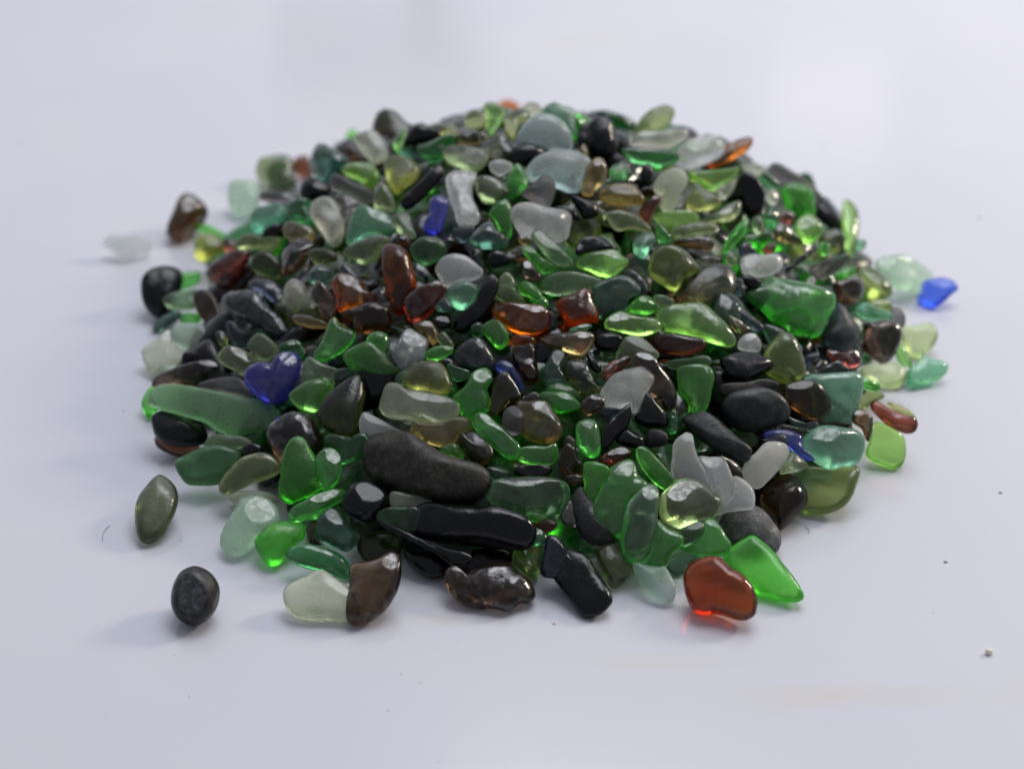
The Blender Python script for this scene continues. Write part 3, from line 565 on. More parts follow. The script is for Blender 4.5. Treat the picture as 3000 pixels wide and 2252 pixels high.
F g slab ! upright green slab ; upright emerald slab standing left of the big basalt oval | 800,770 900,745 1000,740 1060,770 1085,840 1060,950 1040,1050 1000,1120 910,1125 870,1050 820,980 795,870
F dg sliver | 720,1140 770,1100 790,1200 780,1290 720,1290
F k round | 540,980 620,1060 700,1140 710,1230 620,1250 500,1240 430,1180 480,1100
F rd shard ! red splinter ; small red splinter peeping above the grey frosted hexagon | 170,820 230,740 330,690 400,680 390,740 300,790 240,840 190,880
F o lump ! shiny olive shell ; shiny olive brown shell-like lump behind the grey frosted hexagon | 400,700 460,640 520,635 600,680 660,760 720,840 770,940 780,1030 740,1130 680,1100 600,1020 550,980 540,890 500,810 420,770
F cl slab ! grey frosted hexagon ; flat grey frosted six-sided slab at the centre right | 160,970 220,870 290,810 400,780 510,765 580,800 610,850 570,920 520,1000 490,1090 430,1140 400,1080 280,1090 190,1070
F kb chip | 170,1100 300,1090 290,1140 200,1180 160,1150
F st oval | 540,1280 640,1270 710,1310 700,1380 600,1410 530,1390
F k bar | 370,1270 450,1300 530,1350 520,1400 430,1415 300,1380 290,1340
F k leaf ! black leaf ; upright narrow black leaf just below the grey frosted hexagon | 390,1065 410,1110 400,1180 370,1270 290,1340 220,1420 180,1420 160,1330 200,1240 280,1150
F tf slab ! sage teal shard ; broad frosted sage teal shard behind the brown coin | 1830,840 1960,825 2100,815 2230,810 2290,850 2290,950 2260,1080 2230,1200 2100,1230 1950,1215 1900,1120 1850,980
F br coin ! brown coin ; round brown coin-like piece with amber lower half | 1690,900 1780,865 1880,865 1960,910 2020,1000 2035,1080 2000,1150 1930,1185 1840,1170 1740,1110 1670,1050 1650,970
F o sliver | 1600,1220 1700,1230 1850,1280 1740,1320 1600,1290
F kb sliver | 1680,1160 1760,1200 1880,1230 1920,1200 1925,1240 1860,1270 1760,1240 1690,1200
F cb wedge | 1480,1300 1600,1260 1790,1310 1810,1400 1900,1520 1800,1500 1700,1420 1600,1380
F st oval ! big basalt oval ; big grainy black basalt oval right of the upright green slab | 1190,1000 1300,950 1420,930 1530,940 1630,1000 1680,1070 1685,1150 1620,1220 1530,1260 1400,1290 1280,1260 1200,1190 1150,1100
F pu nugget | 1530,1340 1610,1305 1665,1320 1670,1380 1580,1400 1510,1380
F sg slab | 1700,1450 1790,1500 1860,1550 1800,1600 1700,1620 1620,1610
F st bean ! long basalt finger ; long charcoal basalt finger sloping down toward the ivory tablet | 840,1180 920,1135 1000,1125 1080,1160 1170,1230 1260,1320 1340,1390 1400,1440 1380,1520 1320,1550 1220,1510 1100,1440 980,1360 880,1270 830,1220
# G lower
G rd slab | 600,900 720,920 850,890 900,980 850,1040 760,1040 660,980
G pg slab _ ! pale olive rim slab ; pale olive clear slab sticking out over the right rim | 1190,730 1300,720 1440,690 1500,740 1510,800 1470,880 1400,930 1340,980 1270,910 1210,830
G lg sliver | 1190,850 1230,860 1270,950 1310,1030 1270,1040 1180,970
G tg wedge _ | 1270,1070 1340,1000 1400,945 1450,970 1540,990 1600,1030 1580,1090 1500,1150 1400,1190 1290,1210 1250,1150
G pg slab _ | 890,1060 960,1020 1050,1010 1180,1000 1270,1050 1260,1120 1200,1190 1080,1200 980,1150 900,1110
G g chip | 890,1120 960,1140 1040,1190 1030,1240 960,1230 890,1190
G o block ! brown black block ; brown black squarish block beside the slate teardrop | 910,700 1000,670 1100,660 1170,700 1195,780 1180,900 1130,990 1060,1010 960,970 890,900 900,820 910,760
G kb teardrop ! slate teardrop ; blue-black teardrop right of the big green square | 690,525 740,550 800,620 860,690 905,760 900,820 850,870 770,905 680,895 590,840 580,780 620,680 660,590
G ol slab _ | 880,1220 1000,1230 1080,1290 980,1330 930,1370 850,1370
G lg slab _ ! yellow lime rim slab ; yellow lime slab on the table below the rust red bar | 1000,1500 1120,1530 1230,1600 1255,1700 1240,1800 1180,1850 1060,1830 930,1760 960,1640
G ol sliver | 1090,1340 1200,1350 1300,1400 1350,1460 1330,1480 1200,1430
G rd bar ! rust red bar ; rust red rounded bar with a pale top edge at the right rim | 960,1350 1000,1320 1080,1350 1200,1410 1330,1470 1355,1510 1330,1570 1250,1580 1140,1530 1040,1450 965,1390
G br shard | 830,1390 900,1380 960,1430 990,1450 985,1560 950,1640 900,1540 820,1480
# A P
A dg oval ! dark green rim oval ; smooth dark bluish green oval on the left rim beside the lime olive oval | 450,290 500,240 600,190 720,155 830,150 930,180 980,230 985,300 930,380 850,440 760,462 640,465 560,455 500,390
A pa sliver _ | 880,560 960,520 1100,520 1240,540 1300,590 1200,610 1000,600 920,605
A ol oval ! lime olive oval ; glossy lime olive oval overlapping the dark green rim oval | 1130,208 1220,220 1280,270 1310,320 1300,370 1220,420 1100,460 980,510 880,550 810,535 785,480 810,420 870,360 930,290 1010,235
A k sliver _ | 1340,620 1400,640 1600,560 1820,500 1800,600 1600,720 1400,740
A g sliver ! glossy green sliver ; glossy emerald sliver under the upright green teardrop | 1830,500 1800,580 1730,640 1650,700 1600,750 1500,765 1400,765 1355,720 1380,660 1470,620 1560,570 1680,525 1760,495
A g oval | 1700,165 1770,190 1805,260 1805,340 1790,420 1740,490 1660,525 1620,440 1590,330 1590,250 1640,185
A g teardrop ! upright green teardrop ; upright green teardrop leaning on the heap's front left | 1450,88 1500,110 1545,180 1600,260 1650,330 1675,390 1660,480 1580,540 1480,590 1380,628 1310,580 1295,510 1310,400 1320,300 1340,200 1390,115
P pa slab | 1280,150 1500,170 1700,230 1640,330 1500,360 1300,340
P o round _ | 350,560 400,480 500,470 560,600 520,700 400,700
P o slab _ | 1050,600 1200,580 1380,640 1400,760 1330,850 1200,880 1040,920 940,840 900,740 950,640
P dg slab | 1130,400 1200,340 1320,310 1450,310 1560,320 1600,450 1520,600 1400,620 1250,560 1150,470
P k sliver | 1130,430 1250,490 1400,550 1560,630 1720,730 1860,790 2020,820 2130,860 2120,920 2020,945 1880,900 1750,830 1580,740 1400,640 1250,580 1140,500
A k block ! black green cube ; black green faceted cube with one grey shiny face | 1880,480 2000,450 2100,480 2180,540 2200,610 2160,690 2090,750 2000,790 1900,750 1830,690 1800,620 1840,540
A dt round ! slate green pebble ; dark slate green rounded pebble below the black green cube | 1720,655 1790,690 1850,750 1890,820 1920,890 1900,950 1840,1000 1760,985 1660,945 1590,910 1580,840 1610,760 1660,690
A mn oval _ ! mint pebble ; pale mint green frosted pebble lying on the table at the front left | 970,575 1060,555 1160,570 1250,620 1290,690 1285,760 1220,830 1130,900 1080,960 1010,1020 930,1048 860,1010 815,950 825,860 870,770 910,690 945,630
A g nugget _ ! emerald nugget ; twisted bright emerald nugget touching the mint pebble | 1250,790 1370,765 1450,770 1500,800 1508,860 1480,930 1400,990 1350,1060 1300,1110 1225,1130 1180,1095 1130,1010 1100,930 1140,870 1190,820
A pa slab _ ! pale sage table slab ; pale sage frosted slab flat on the table beside the brown shield | 1600,1170 1680,1185 1740,1230 1800,1270 1880,1330 1935,1420 1935,1540 1830,1568 1700,1562 1600,1565 1500,1555 1420,1530 1360,1460 1340,1370 1370,1310 1440,1260 1520,1220
A dg bean _ ! dark green sausage ; dark green sausage-shaped piece above the pale sage table slab | 1350,1030 1400,975 1500,950 1620,965 1740,1010 1830,1080 1870,1150 1870,1230 1780,1220 1660,1180 1520,1140 1400,1090
P br wedge _ ! brown shield ; olive brown shield-shaped piece standing at the heap's front edge | 850,935 930,920 1040,905 1140,880 1240,835 1320,830 1370,880 1385,960 1380,1090 1330,1250 1230,1400 1100,1500 960,1560 870,1565 810,1520 795,1420 805,1290 825,1180 815,1040
A og teardrop _ ! loose olive pebble ; olive green oval pebble lying alone on the table left of the heap | 335,370 400,410 455,480 485,570 470,680 420,810 370,890 300,940 240,958 180,940 140,880 120,780 120,650 160,550 230,450 290,385
A st round _ ! loose charcoal pebble ; round charcoal pebble with a grainy flat chip standing alone at the front left | 590,1158 690,1175 760,1225 800,1300 805,1380 780,1480 720,1555 640,1598 560,1590 480,1545 430,1470 412,1370 430,1280 490,1200
# B
B dt chip | 900,330 1000,330 1090,370 1060,420 950,430
B rd slab | 1830,250 1900,190 2000,170 2070,230 1980,290 1900,310 1830,290
B o chip | 1540,400 1640,390 1700,440 1600,470 1540,450
B rd chip | 1300,780 1400,740 1480,790 1420,850 1320,850
B pu slab | 1500,720 1560,600 1610,640 1630,760 1600,820 1520,790
B dg slab | 1300,830 1390,870 1380,950 1300,960 1270,960
B k oval _ | 210,930 300,890 420,950 570,1080 620,1150 560,1210 450,1220 330,1170 240,1080
B k slab _ | 800,1000 1000,985 1110,1010 1110,1080 1000,1130 850,1170 700,1200 600,1180 640,1110 750,1060
B br slab _ | 565,1180 640,1130 740,1200 860,1350 900,1440 860,1455 740,1440 630,1370 580,1290
B k bean | 430,940 560,970 700,1000 780,1040 790,1090 700,1130 600,1110 510,1040
B ol block _ ! smoky olive cube ; smoky pale olive cube between black pieces at the front | 1240,950 1350,965 1350,1050 1320,1180 1260,1225 1180,1180 1110,1110 1120,1020 1180,960
B o shard _ ! wavy black brown slab ; shiny wavy black brown slab at the heap's front foot | 680,1200 780,1150 880,1115 1000,1100 1100,1110 1160,1180 1250,1230 1290,1290 1300,1360 1260,1410 1180,1420 1120,1470 1060,1490 960,1460 860,1440 760,1400 670,1330 650,1260
B g chip | 1220,720 1300,700 1400,730 1350,765 1280,772
B dg oval _ | 1540,830 1620,830 1680,900 1780,960 1800,1020 1700,1030 1600,980 1530,900
B st oval ! rough charcoal disc ; rough charcoal disc behind the big emerald horn | 1610,540 1680,490 1780,560 1830,700 1900,850 1940,920 1850,960 1740,950 1660,880 1610,750 1590,640
B k slab _ ! black tile ; black rectangular tile with a grainy corner at the front edge | 1530,1010 1640,1020 1730,1060 1790,1160 1860,1260 1910,1370 1900,1430 1820,1510 1720,1540 1640,1500 1560,1390 1490,1290 1450,1230 1500,1150
B kb bean ! bent slate piece ; bent blue-black piece lying on top of the black tile | 1390,890 1450,880 1500,930 1530,1000 1620,1080 1700,1140 1725,1200 1700,1290 1640,1305 1540,1270 1450,1230 1360,1210 1330,1150 1350,1050 1370,960
B ol block _ ! olive square ; olive green squarish piece right of the black tile | 1790,1000 1880,950 1990,920 2020,1000 2070,1100 2060,1200 1990,1270 1920,1290 1860,1230 1800,1130
B k bean ! long black log ; long glossy black log with a grainy stripe at the front | 330,660 440,615 600,625 760,640 870,655 1000,650 1150,700 1230,740 1290,800 1300,880 1270,960 1200,995 1050,990 900,975 700,965 500,930 330,880 280,820 280,740
B pt bean ! mint trapezoid ; green frosted trapezoid glowing pale along its lower edge | 950,430 1040,400 1150,405 1280,412 1420,415 1510,450 1550,510 1540,600 1500,690 1440,722 1340,710 1230,712 1150,722 1040,680 950,620 890,560 930,490
B bs bean ! charcoal boomerang ; largest piece of all a long speckled charcoal boomerang at the front | -110,150 -60,80 20,50 120,35 220,35 300,60 400,120 500,180 600,235 700,270 800,310 880,350 930,400 945,460 920,530 870,590 790,625 680,630 560,620 440,590 300,560 150,520 20,460 -60,390 -110,290 -120,210
B g wedge ! emerald ear ; pointed emerald ear attached beside the big emerald horn | 1690,300 1740,285 1800,290 1890,330 1880,400 1830,500 1780,610 1720,590 1700,540 1690,420
B g shard ! big emerald horn ; big glossy emerald horn-shaped piece at the front right | 1890,350 1960,290 2060,260 2100,300 2130,400 2200,460 2200,560 2100,600 2030,760 1990,905 1880,850 1790,780 1760,690 1790,580 1830,490 1860,420
# C
C dt slab _ | 600,1060 720,1000 850,1050 820,1080 740,1120 700,1190 600,1185 560,1130
C aq oval _ ! pale aqua tablet ; pale aqua oval tablet on the table left of the amber kidney | 280,1110 400,1130 510,1140 550,1140 610,1240 635,1330 620,1400 560,1435 480,1410 400,1340 330,1240
C cl slab | 1110,410 1200,440 1270,520 1275,610 1250,660 1130,670 1040,690 980,720 990,660 1060,610 1110,530
C cl slab | 820,240 920,245 1010,255 1060,320 1090,390 1130,470 1110,550 1050,620 990,670 980,600 930,530 900,440 860,340
C cl shard ! white peak ; white frosted peak standing upright behind the clear yellow lump | 640,110 700,65 745,50 775,90 790,180 820,260 870,350 910,450 930,525 850,520 780,500 680,490 620,440 597,350 610,230 615,160
C ol slab _ ! yellow olive rim slab ; yellow olive slab with a grey curved top on the right rim | 1560,350 1620,325 1750,330 1880,345 2000,340 2090,345 2120,380 2090,490 2050,590 1980,660 1880,700 1760,705 1670,690 1640,600 1630,500 1600,420
C tf oval ! teal oval ; frosted teal oval with a dark spot on the right flank | 1660,110 1740,40 1820,5 1960,5 2090,20 2170,80 2185,170 2160,250 2110,300 2000,310 1900,340 1800,310 1700,240 1650,170
C br lump _ ! brown raisin ; wrinkled dark brown raisin-like stone beside the ivory tablet | 1490,365 1570,365 1620,400 1660,450 1705,510 1718,580 1690,640 1620,710 1560,780 1480,830 1430,760 1340,660 1315,580 1330,500 1400,440
C iv slab ! ivory tablet ; matt ivory white tablet leaning on the brown raisin | 1380,120 1480,120 1550,145 1572,200 1540,280 1450,370 1380,440 1320,495 1250,490 1200,440 1182,350 1210,280 1280,210 1330,150
C g slab | 860,770 930,740 990,800 1040,880 1080,940 1060,1010 980,1055 850,1055 720,1010 660,980 760,930 830,860
C dg wedge | 640,850 740,800 850,765 860,860 780,940 700,970 660,920
C gs oval _ ! grey stone egg ; smooth grey stone egg above the front green shard | 1000,740 1060,680 1160,655 1280,665 1370,710 1430,780 1480,860 1485,950 1440,1020 1360,1010 1250,1000 1120,970 1050,900 1000,810
C g shard ! ragged green shard ; ragged dark emerald shard under the smoky green capsule | 480,760 560,820 640,860 690,900 670,970 600,1050 560,1130 520,1215 440,1200 380,1150 260,1100 195,1050 210,1010 340,1000 420,920
C g leaf ! thin green leaf ; thin emerald leaf lying over the big emerald horn's shoulder | 320,185 365,160 420,190 490,260 560,340 610,400 630,450 600,500 550,515 480,470 410,400 350,320 315,250
C pt bean ! smoky green capsule ; shiny smoky green capsule standing upright at the front right | 360,500 420,460 480,480 500,560 490,680 470,820 450,950 430,1050 360,1110 290,1090 220,1020 195,920 210,780 240,640 290,560
C pg lump ! clear yellow lump ; clear yellowish lump with a shiny wet top | 500,580 600,480 680,425 780,420 850,460 930,540 985,600 985,680 940,730 850,755 760,790 700,830 620,840 540,790 490,720
C g wedge _ ! front green shard ; large pointed translucent green shard at the right front edge | 1030,1040 1100,980 1200,925 1270,900 1340,940 1430,1020 1500,1110 1580,1200 1640,1290 1665,1350 1640,1385 1560,1395 1420,1380 1280,1350 1150,1240 1060,1150
C ar bean _ ! amber kidney ; smooth amber red kidney-shaped piece at the very front | 870,1070 950,1070 1020,1110 1080,1170 1170,1220 1240,1290 1280,1370 1290,1450 1270,1530 1210,1562 1120,1555 1020,1515 930,1500 840,1515 770,1490 730,1400 705,1290 705,1190 760,1110
"""

def parse():
    out = []
    for ln in DATA.strip().splitlines():
        if ln.startswith('#'):
            continue
        head, pts = ln.split('|')
        label = mark = None
        if '!' in head:
            head, rest = head.split('!')
            mark, label = [s.strip() for s in rest.split(';')]
        w = head.split()
        ox, oy, sz = TILES[w[0]]
        s = sz / 2212.0
        P = np.array([[float(a) for a in p.split(',')] for p in pts.split()])
        P = P * s + np.array([ox, oy])
        out.append(dict(code=w[1], shape=w[2], ground='_' in w[3:] or (mark or '').startswith('loose'), mark=mark, label=label, px=P))
    return out

def smooth_loop(P, n):
    """closed Catmull-Rom through P, n points evenly spaced along it"""
    m = len(P)
    C = []
    for i in range(m):
        p0, p1, p2, p3 = P[i - 1], P[i], P[(i + 1) % m], P[(i + 2) % m]
        for t in np.arange(0, 1, .125):
            C.append(.5 * ((2 * p1) + (-p0 + p2) * t + (2 * p0 - 5 * p1 + 4 * p2 - p3) * t * t + (-p0 + 3 * p1 - 3 * p2 + p3) * t ** 3))
    C = np.array(C)
    L = np.r_[0, np.cumsum(np.linalg.norm(np.roll(C, -1, 0) - C, axis=1))]
    C2 = np.vstack([C, C[:1]])
    s = np.linspace(0, L[-1], n, endpoint=False)
    return np.c_[np.interp(s, L, C2[:, 0]), np.interp(s, L, C2[:, 1])]

def centroid(P):
    x, y = P[:, 0], P[:, 1]
    x2, y2 = np.roll(x, -1), np.roll(y, -1)
    c = x * y2 - x2 * y
    a = c.sum() / 2
    return np.array([((x + x2) * c).sum() / (6 * a), ((y + y2) * c).sum() / (6 * a)]), abs(a)

RINGS = (1.0, .975, .93, .87, .79, .69, .57, .44, .30, .15)

def pebble(loop, T, shape, rng, nring=RINGS, facets=True, chip=None):
    """a rounded piece from its 2-D outline (metres, about its own centre) and half thickness T"""
    n = len(loop)
    p = FLAT.get(shape, 2.3)
    under = rng.uniform(.75, 1.0)
    ext = np.abs(loop).max()
    minor = np.sqrt(np.linalg.eigvalsh(np.cov(loop.T))[0]) * 2
    kx, ky = rng.uniform(-.10, .10), rng.uniform(-.10, .10)
    bend = rng.uniform(-.16, .16) / max(ext, 1e-4)
    V, F = [], []
    for side in (1, -1):
        for s in nring:
            if s == 1.0 and side == -1:
                continue
            h = T * (max(0.0, 1 - s ** p)) ** .5 * (1 if side == 1 else under)
            for q in loop:
                x, y = q[0] * s, q[1] * s
                V.append([x, y, side * h])
        h = T * (1 if side == 1 else under)
        V.append([0, 0, side * h])
    V = np.array(V)
    # worn flats: planes that shave the rounded body
    if facets:
        Vn = V / np.array([ext, ext, T])
        for _ in range(rng.randint(1, 4)):
            d = np.array([rng.gauss(0, .8), rng.gauss(0, .8), rng.choice((1, 1, -1)) * rng.uniform(.5, 1.4)])
            d /= np.linalg.norm(d)
            D = Vn @ d
            lim = D.max() * rng.uniform(.74, .92)
            over = np.maximum(0, D - lim)
            Vn = Vn - np.outer(over * .95, d) * np.array([.25, .25, 1])
        V = Vn * np.array([ext, ext, T])
    V[:, 2] += bend * (V[:, 0] ** 2) + kx * V[:, 0] + ky * V[:, 1]
    # gentle tumbled lumps: a few waves in random directions
    fr = 2.1 / max(minor, 1e-4)
    add = np.zeros_like(V)
    for f, amp in ((1.0, .085), (1.5, .06), (2.3, .035), (3.9, .014), (6.0, .007)):
        for ax, w in ((0, .5), (1, .5), (2, 1.0)):
            kd = np.array([rng.gauss(0, 1) for _ in range(3)])
            kd *= fr * f / np.linalg.norm(kd)
            add[:, ax] += w * amp * T * np.sin(V @ kd + rng.uniform(0, 6.28))
    V = V + add
    if chip is not None:                                   # one flat broken face
        d = np.array(chip[:3]); d = d / np.linalg.norm(d)
        S = np.array([ext, ext, T])
        D = (V / S) @ d
        over = np.maximum(0, D - D.max() * chip[3])
        V = V - np.outer(over, d) * S
        pebble.cut = over > 1e-6
    k = len(nring)
    top = lambda r, j: r * n + j % n
    tc_ = k * n
    def bot(r, j):
        return j % n if r == 0 else tc_ + 1 + (r - 1) * n + j % n
    bc = tc_ + 1 + (k - 1) * n
    for j in range(n):
        for r in range(k - 1):
            F.append((top(r, j), top(r, j + 1), top(r + 1, j + 1), top(r + 1, j)))
            F.append((bot(r, j + 1), bot(r, j), bot(r + 1, j), bot(r + 1, j + 1)))
        F.append((top(k - 1, j), top(k - 1, j + 1), tc_))
        F.append((bot(k - 1, j + 1), bot(k - 1, j), bc))
    return V, F

PIECES = parse()
GW, GS = 752, 4.0
zbuf = np.full((GW, GW), np.inf)

def lay(i, q):
    """choose the plane a piece lies in, its distance and its outline in that plane"""
    rng = random.Random(1000 + i)
    P = q['px']
    c, apx = centroid(P)
    q['c'], q['apx'] = c, apx
    d = ray(*c)
    shape = q['shape']
    if q['ground']:
        w_ = math.sqrt(apx) / FPX * .55
        t = (CAMP.z - w_ * THICK[shape] * .45) / -d.z
        n = (Vector((0, 0, 1)) * .75 + (-d) * .80 + Vector((rng.gauss(0, .12), rng.gauss(0, .12), 0))).normalized()
    else:
        t = on_heap(d, 0.0)
        p = CAMP + d * t
        n = (heap_n(p.x, p.y) * .9 + (-d) * 1.05 + Vector((rng.gauss(0, .30), rng.gauss(0, .30), rng.gauss(0, .2)))).normalized()
    if n.dot(-d) < .62:
        n = (n + (-d) * .6).normalized()
    ctr = CAMP + d * t
    L = smooth_loop(P, 54)
    # each outline point lands on the plane through the centre
    ex = Vector((1, 0, 0)); ex = (ex - n * ex.dot(n)).normalized(); ey = n.cross(ex)
    def project(t):
        ctr = CAMP + d * t
        pts = []
        for u, v in L:
            r = ray(u, v)
            k = (ctr - CAMP).dot(n) / r.dot(n)
            w = CAMP + r * k - ctr
            pts.append((w.dot(ex), w.dot(ey)))
        return ctr, np.array(pts)
    ctr, loop = project(t)
    ev = np.sqrt(np.linalg.eigvalsh(np.cov(loop.T))) * 2.83 / 2      # half extents, roughly
    T = max(.0019, ev[0] * THICK[shape] * rng.uniform(1.08, 1.3))
    # shrink a little: the swelling sides add to the outline when the piece is tilted
    tilt = math.sqrt(max(0, 1 - n.dot(-d) ** 2))
    # stacking: this piece lies in front of those already placed that it overlaps
    sm = smooth_loop(c + (P - c) * .86, 40) / GS
    x0, x1 = int(sm[:, 0].min()), int(sm[:, 0].max()) + 1
    y0, y1 = int(sm[:, 1].min()), int(sm[:, 1].max()) + 1
    gx, gy = np.meshgrid(np.arange(x0, x1 + 1), np.arange(y0, y1 + 1))
    ins = np.zeros(gx.shape, bool)
    xs, ys = sm[:, 0], sm[:, 1]
    for a in range(len(sm)):
        xa, ya, xb, yb = xs[a], ys[a], xs[a - 1], ys[a - 1]
        if ya == yb:
            continue
        cr = ((ya > gy) != (yb > gy)) & (gx < (xb - xa) * (gy - ya) / (yb - ya) + xa)
        ins ^= cr
    px = np.stack([gx[ins], gy[ins]], 1)
    rays = np.array([ray(u * GS, v * GS) for u, v in px]) if len(px) else np.zeros((0, 3))
    nn = np.array(n)
    shift = 0
    if len(px):
        dep = t * np.dot(np.array(d), nn) / (rays @ nn)
        zb = zbuf[px[:, 1], px[:, 0]]
        m = np.isfinite(zb)
        if m.sum() > 3:
            need = (dep - T * .15) - zb[m] if False else dep[m] - T * .10 - zb[m]
            shift = max(0, np.percentile(need, 75))
        shift = min(shift, .0035 if q['ground'] else .010)
        k = (t - shift) / t
        t -= shift
        dep = dep * k
        cur = zbuf[px[:, 1], px[:, 0]]
        zbuf[px[:, 1], px[:, 0]] = np.minimum(cur, dep - T * .55)
    q['shift'] = shift
    ctr, loop = project(t)
    c2, _ = centroid(loop)
    loop = loop - c2
    if (loop[:, 0] * np.roll(loop[:, 1], -1) - np.roll(loop[:, 0], -1) * loop[:, 1]).sum() < 0:
        loop = loop[::-1]                            # run anticlockwise so that the faces look outward
    ctr = ctr + ex * c2[0] + ey * c2[1]
    loop *= 1.055 - .20 * tilt * T / max(ev[0], 1e-4)
    q.update(n=n, ex=ex, ey=ey, ctr=ctr, loop=loop, T=T, rng=rng, d=d)

for i, q in enumerate(PIECES):
    lay(i, q)

WINDOW = Vector((.30, 1.12, 1.52))
GLINTS = ('cobalt heart', 'cracked honey lump', 'glinting green facet', 'big emerald horn', 'green lobed piece', 'clear shiny oval', 'shiny silver pebble',
          'black green cube', 'smoky green capsule', 'clear yellow lump', 'shiny olive shell', 'striped green capsule', 'brown shield', 'honey wedge',
          'wavy amber piece', 'white-capped green round', 'lime wing', 'glossy green sliver', 'large slate pebble')

def build(q, i):
    M = Matrix((q['ex'], q['ey'], q['n'])).transposed()
    if q['mark'] == 'loose charcoal pebble':
        q['T'] *= 1.12
        V, F = pebble(q['loop'], q['T'], q['shape'], q['rng'], nring=[1.0] + [x / 22 for x in range(21, 0, -1)], facets=False, chip=(-.22, -.38, .85, .80))
        q['cut'] = pebble.cut
    else:
        chip = None
        if q['mark'] in GLINTS or q['rng'].random() < .22 and q['code'] not in STONE:   # a clean worn facet that catches the window
            h = ((-q['d']) + (WINDOW - q['ctr']).normalized()).normalized()
            loc = M.transposed() @ h
            ext = np.abs(q['loop']).max()
            chip = (loc.x * ext + q['rng'].gauss(0, .05) * ext, loc.y * ext, loc.z * q['T'], q['rng'].uniform(.80, .90))
        if q['shape'] == 'heart':                              # a stepped crack runs down the face
            def local(u, v):
                u, v = 350 + u * 800 / 2212, 800 + v * 800 / 2212
                r = ray(u, v)
                w = CAMP + r * ((q['ctr'] - CAMP).dot(q['n']) / r.dot(q['n'])) - q['ctr']
                return np.array([w.dot(q['ex']), w.dot(q['ey'])])
            V, F = pebble(q['loop'], q['T'], q['shape'], q['rng'], nring=[1.0] + [x / 26 for x in range(25, 0, -1)], facets=False, chip=chip)
            path = [local(*p) for p in ((1440, 600), (1385, 660), (1340, 715), (1295, 775), (1270, 850), (1240, 900), (1250, 960))]
            for a in range(len(V)):
                if V[a, 2] <= 0:
                    continue
                best = min(((np.linalg.norm(V[a, :2] - (p0 + (p1 - p0) * s)), np.cross(p1 - p0, V[a, :2] - p0)) for p0, p1 in zip(path, path[1:])
                            for s in (0, .25, .5, .75)), key=lambda x: x[0])
                sd = best[0] * (1 if best[1] > 0 else -1)
                V[a, 2] += .0006 * math.tanh(sd / .0006) * math.exp(-(sd / .004) ** 2) - .0008 * math.exp(-(sd / .0007) ** 2)
        else:
            V, F = pebble(q['loop'], q['T'], q['shape'], q['rng'], chip=chip)
    W = V @ np.array(M).T
    c = q['ctr'].copy()
    lo = c.z + W[:, 2].min()
    want = .0003
    if lo < want or (q['ground'] and q['shift'] < 1e-6):
        dz = want - lo
        c = c + q['d'] * (dz / q['d'].z)         # slide along the line of sight until it touches the table
    q['ctr'] = c
    return V, F, M.to_4x4()

# ------------------------------------------------------------------ words
COLOUR = {'bs': 'charcoal', 'og': 'olive green', 'fr': 'colourless', 'g': 'emerald green', 'lg': 'lime green', 'dg': 'dark green', 'dt': 'dark teal', 'tg': 'teal green', 'sg': 'grey green', 'mn': 'mint green',
          'pa': 'pale sage', 'pg': 'pale yellow green', 'pt': 'smoky green', 'tf': 'frosted teal', 'sf': 'sage green', 'ol': 'olive green', 'o': 'dark olive',
          'y': 'honey yellow', 'br': 'dark brown', 'am': 'amber', 'ar': 'amber red', 'rd': 'dark red', 'kb': 'blue-black', 'pu': 'plum grey', 'cl': 'colourless',
          'cw': 'ivory', 'aq': 'pale aqua', 'cb': 'cobalt blue', 'bb': 'bright blue', 'iv': 'ivory', 'k': 'black', 'st': 'charcoal', 'gs': 'grey'}
WORD = {'slab': 'slab', 'shard': 'shard', 'leaf': 'leaf', 'wedge': 'wedge', 'chip': 'chip', 'sliver': 'sliver', 'blade': 'blade', 'coin': 'disc', 'oval': 'oval',
        'round': 'rounded pebble', 'bean': 'long pebble', 'bar': 'bar', 'barrel': 'barrel', 'block': 'block', 'lump': 'lump', 'nugget': 'nugget',
        'teardrop': 'teardrop', 'dome': 'dome', 'heart': 'heart'}
MARKS = [q for q in PIECES if q['mark']]
areas = sorted(q['apx'] for q in PIECES)
def size_word(q):
    r = sum(a < q['apx'] for a in areas) / len(areas)
    return 'tiny' if r < .2 else 'small' if r < .5 else 'medium' if r < .8 else 'large'
for q in PIECES:
    q['look'] = (q['code'], q['shape'])
def sector(q, m):
    dx, dy = (q['c'] - m['c'])
    dy *= 1.5
    if abs(dx) > abs(dy):
        return 'right of' if dx > 0 else 'left of'
    return 'below' if dy > 0 else 'above'
def gap(q, m):
    dx, dy = (q['c'] - m['c'])
    return math.hypot(dx, dy * 1.3)
used = set()
for q in PIECES:
    if q['label']:
        used.add(q['label'])
for q in PIECES:
    if q['label']:
        continue
    kin = [k for k in PIECES if k is not q and k['look'] == q['look']]
    pick = None
    for m in sorted(MARKS, key=lambda m: gap(q, m))[:14]:
        if m is q:
            continue
        s = sector(q, m)
        if all(sector(k, m) != s or gap(k, m) > gap(q, m) * 1.25 for k in kin):
            pick = '%s the %s' % (s, m['mark'])
            break
    if pick is None:
        a, b_ = sorted(MARKS, key=lambda m: gap(q, m))[:2]
        pick = 'between the %s and the %s' % (a['mark'], b_['mark'])
    lab = '%s %s %s of %s %s' % (size_word(q), COLOUR[q['code']], WORD[q['shape']], 'stone' if q['code'] in ('st', 'gs', 'bs') else 'sea glass',
                                 pick if pick.startswith('between') else 'nearest ' + pick if False else 'just ' + pick)
    if lab in used:
        lab = lab.replace('just ', 'next to and ')
    used.add(lab)
    q['label'] = lab

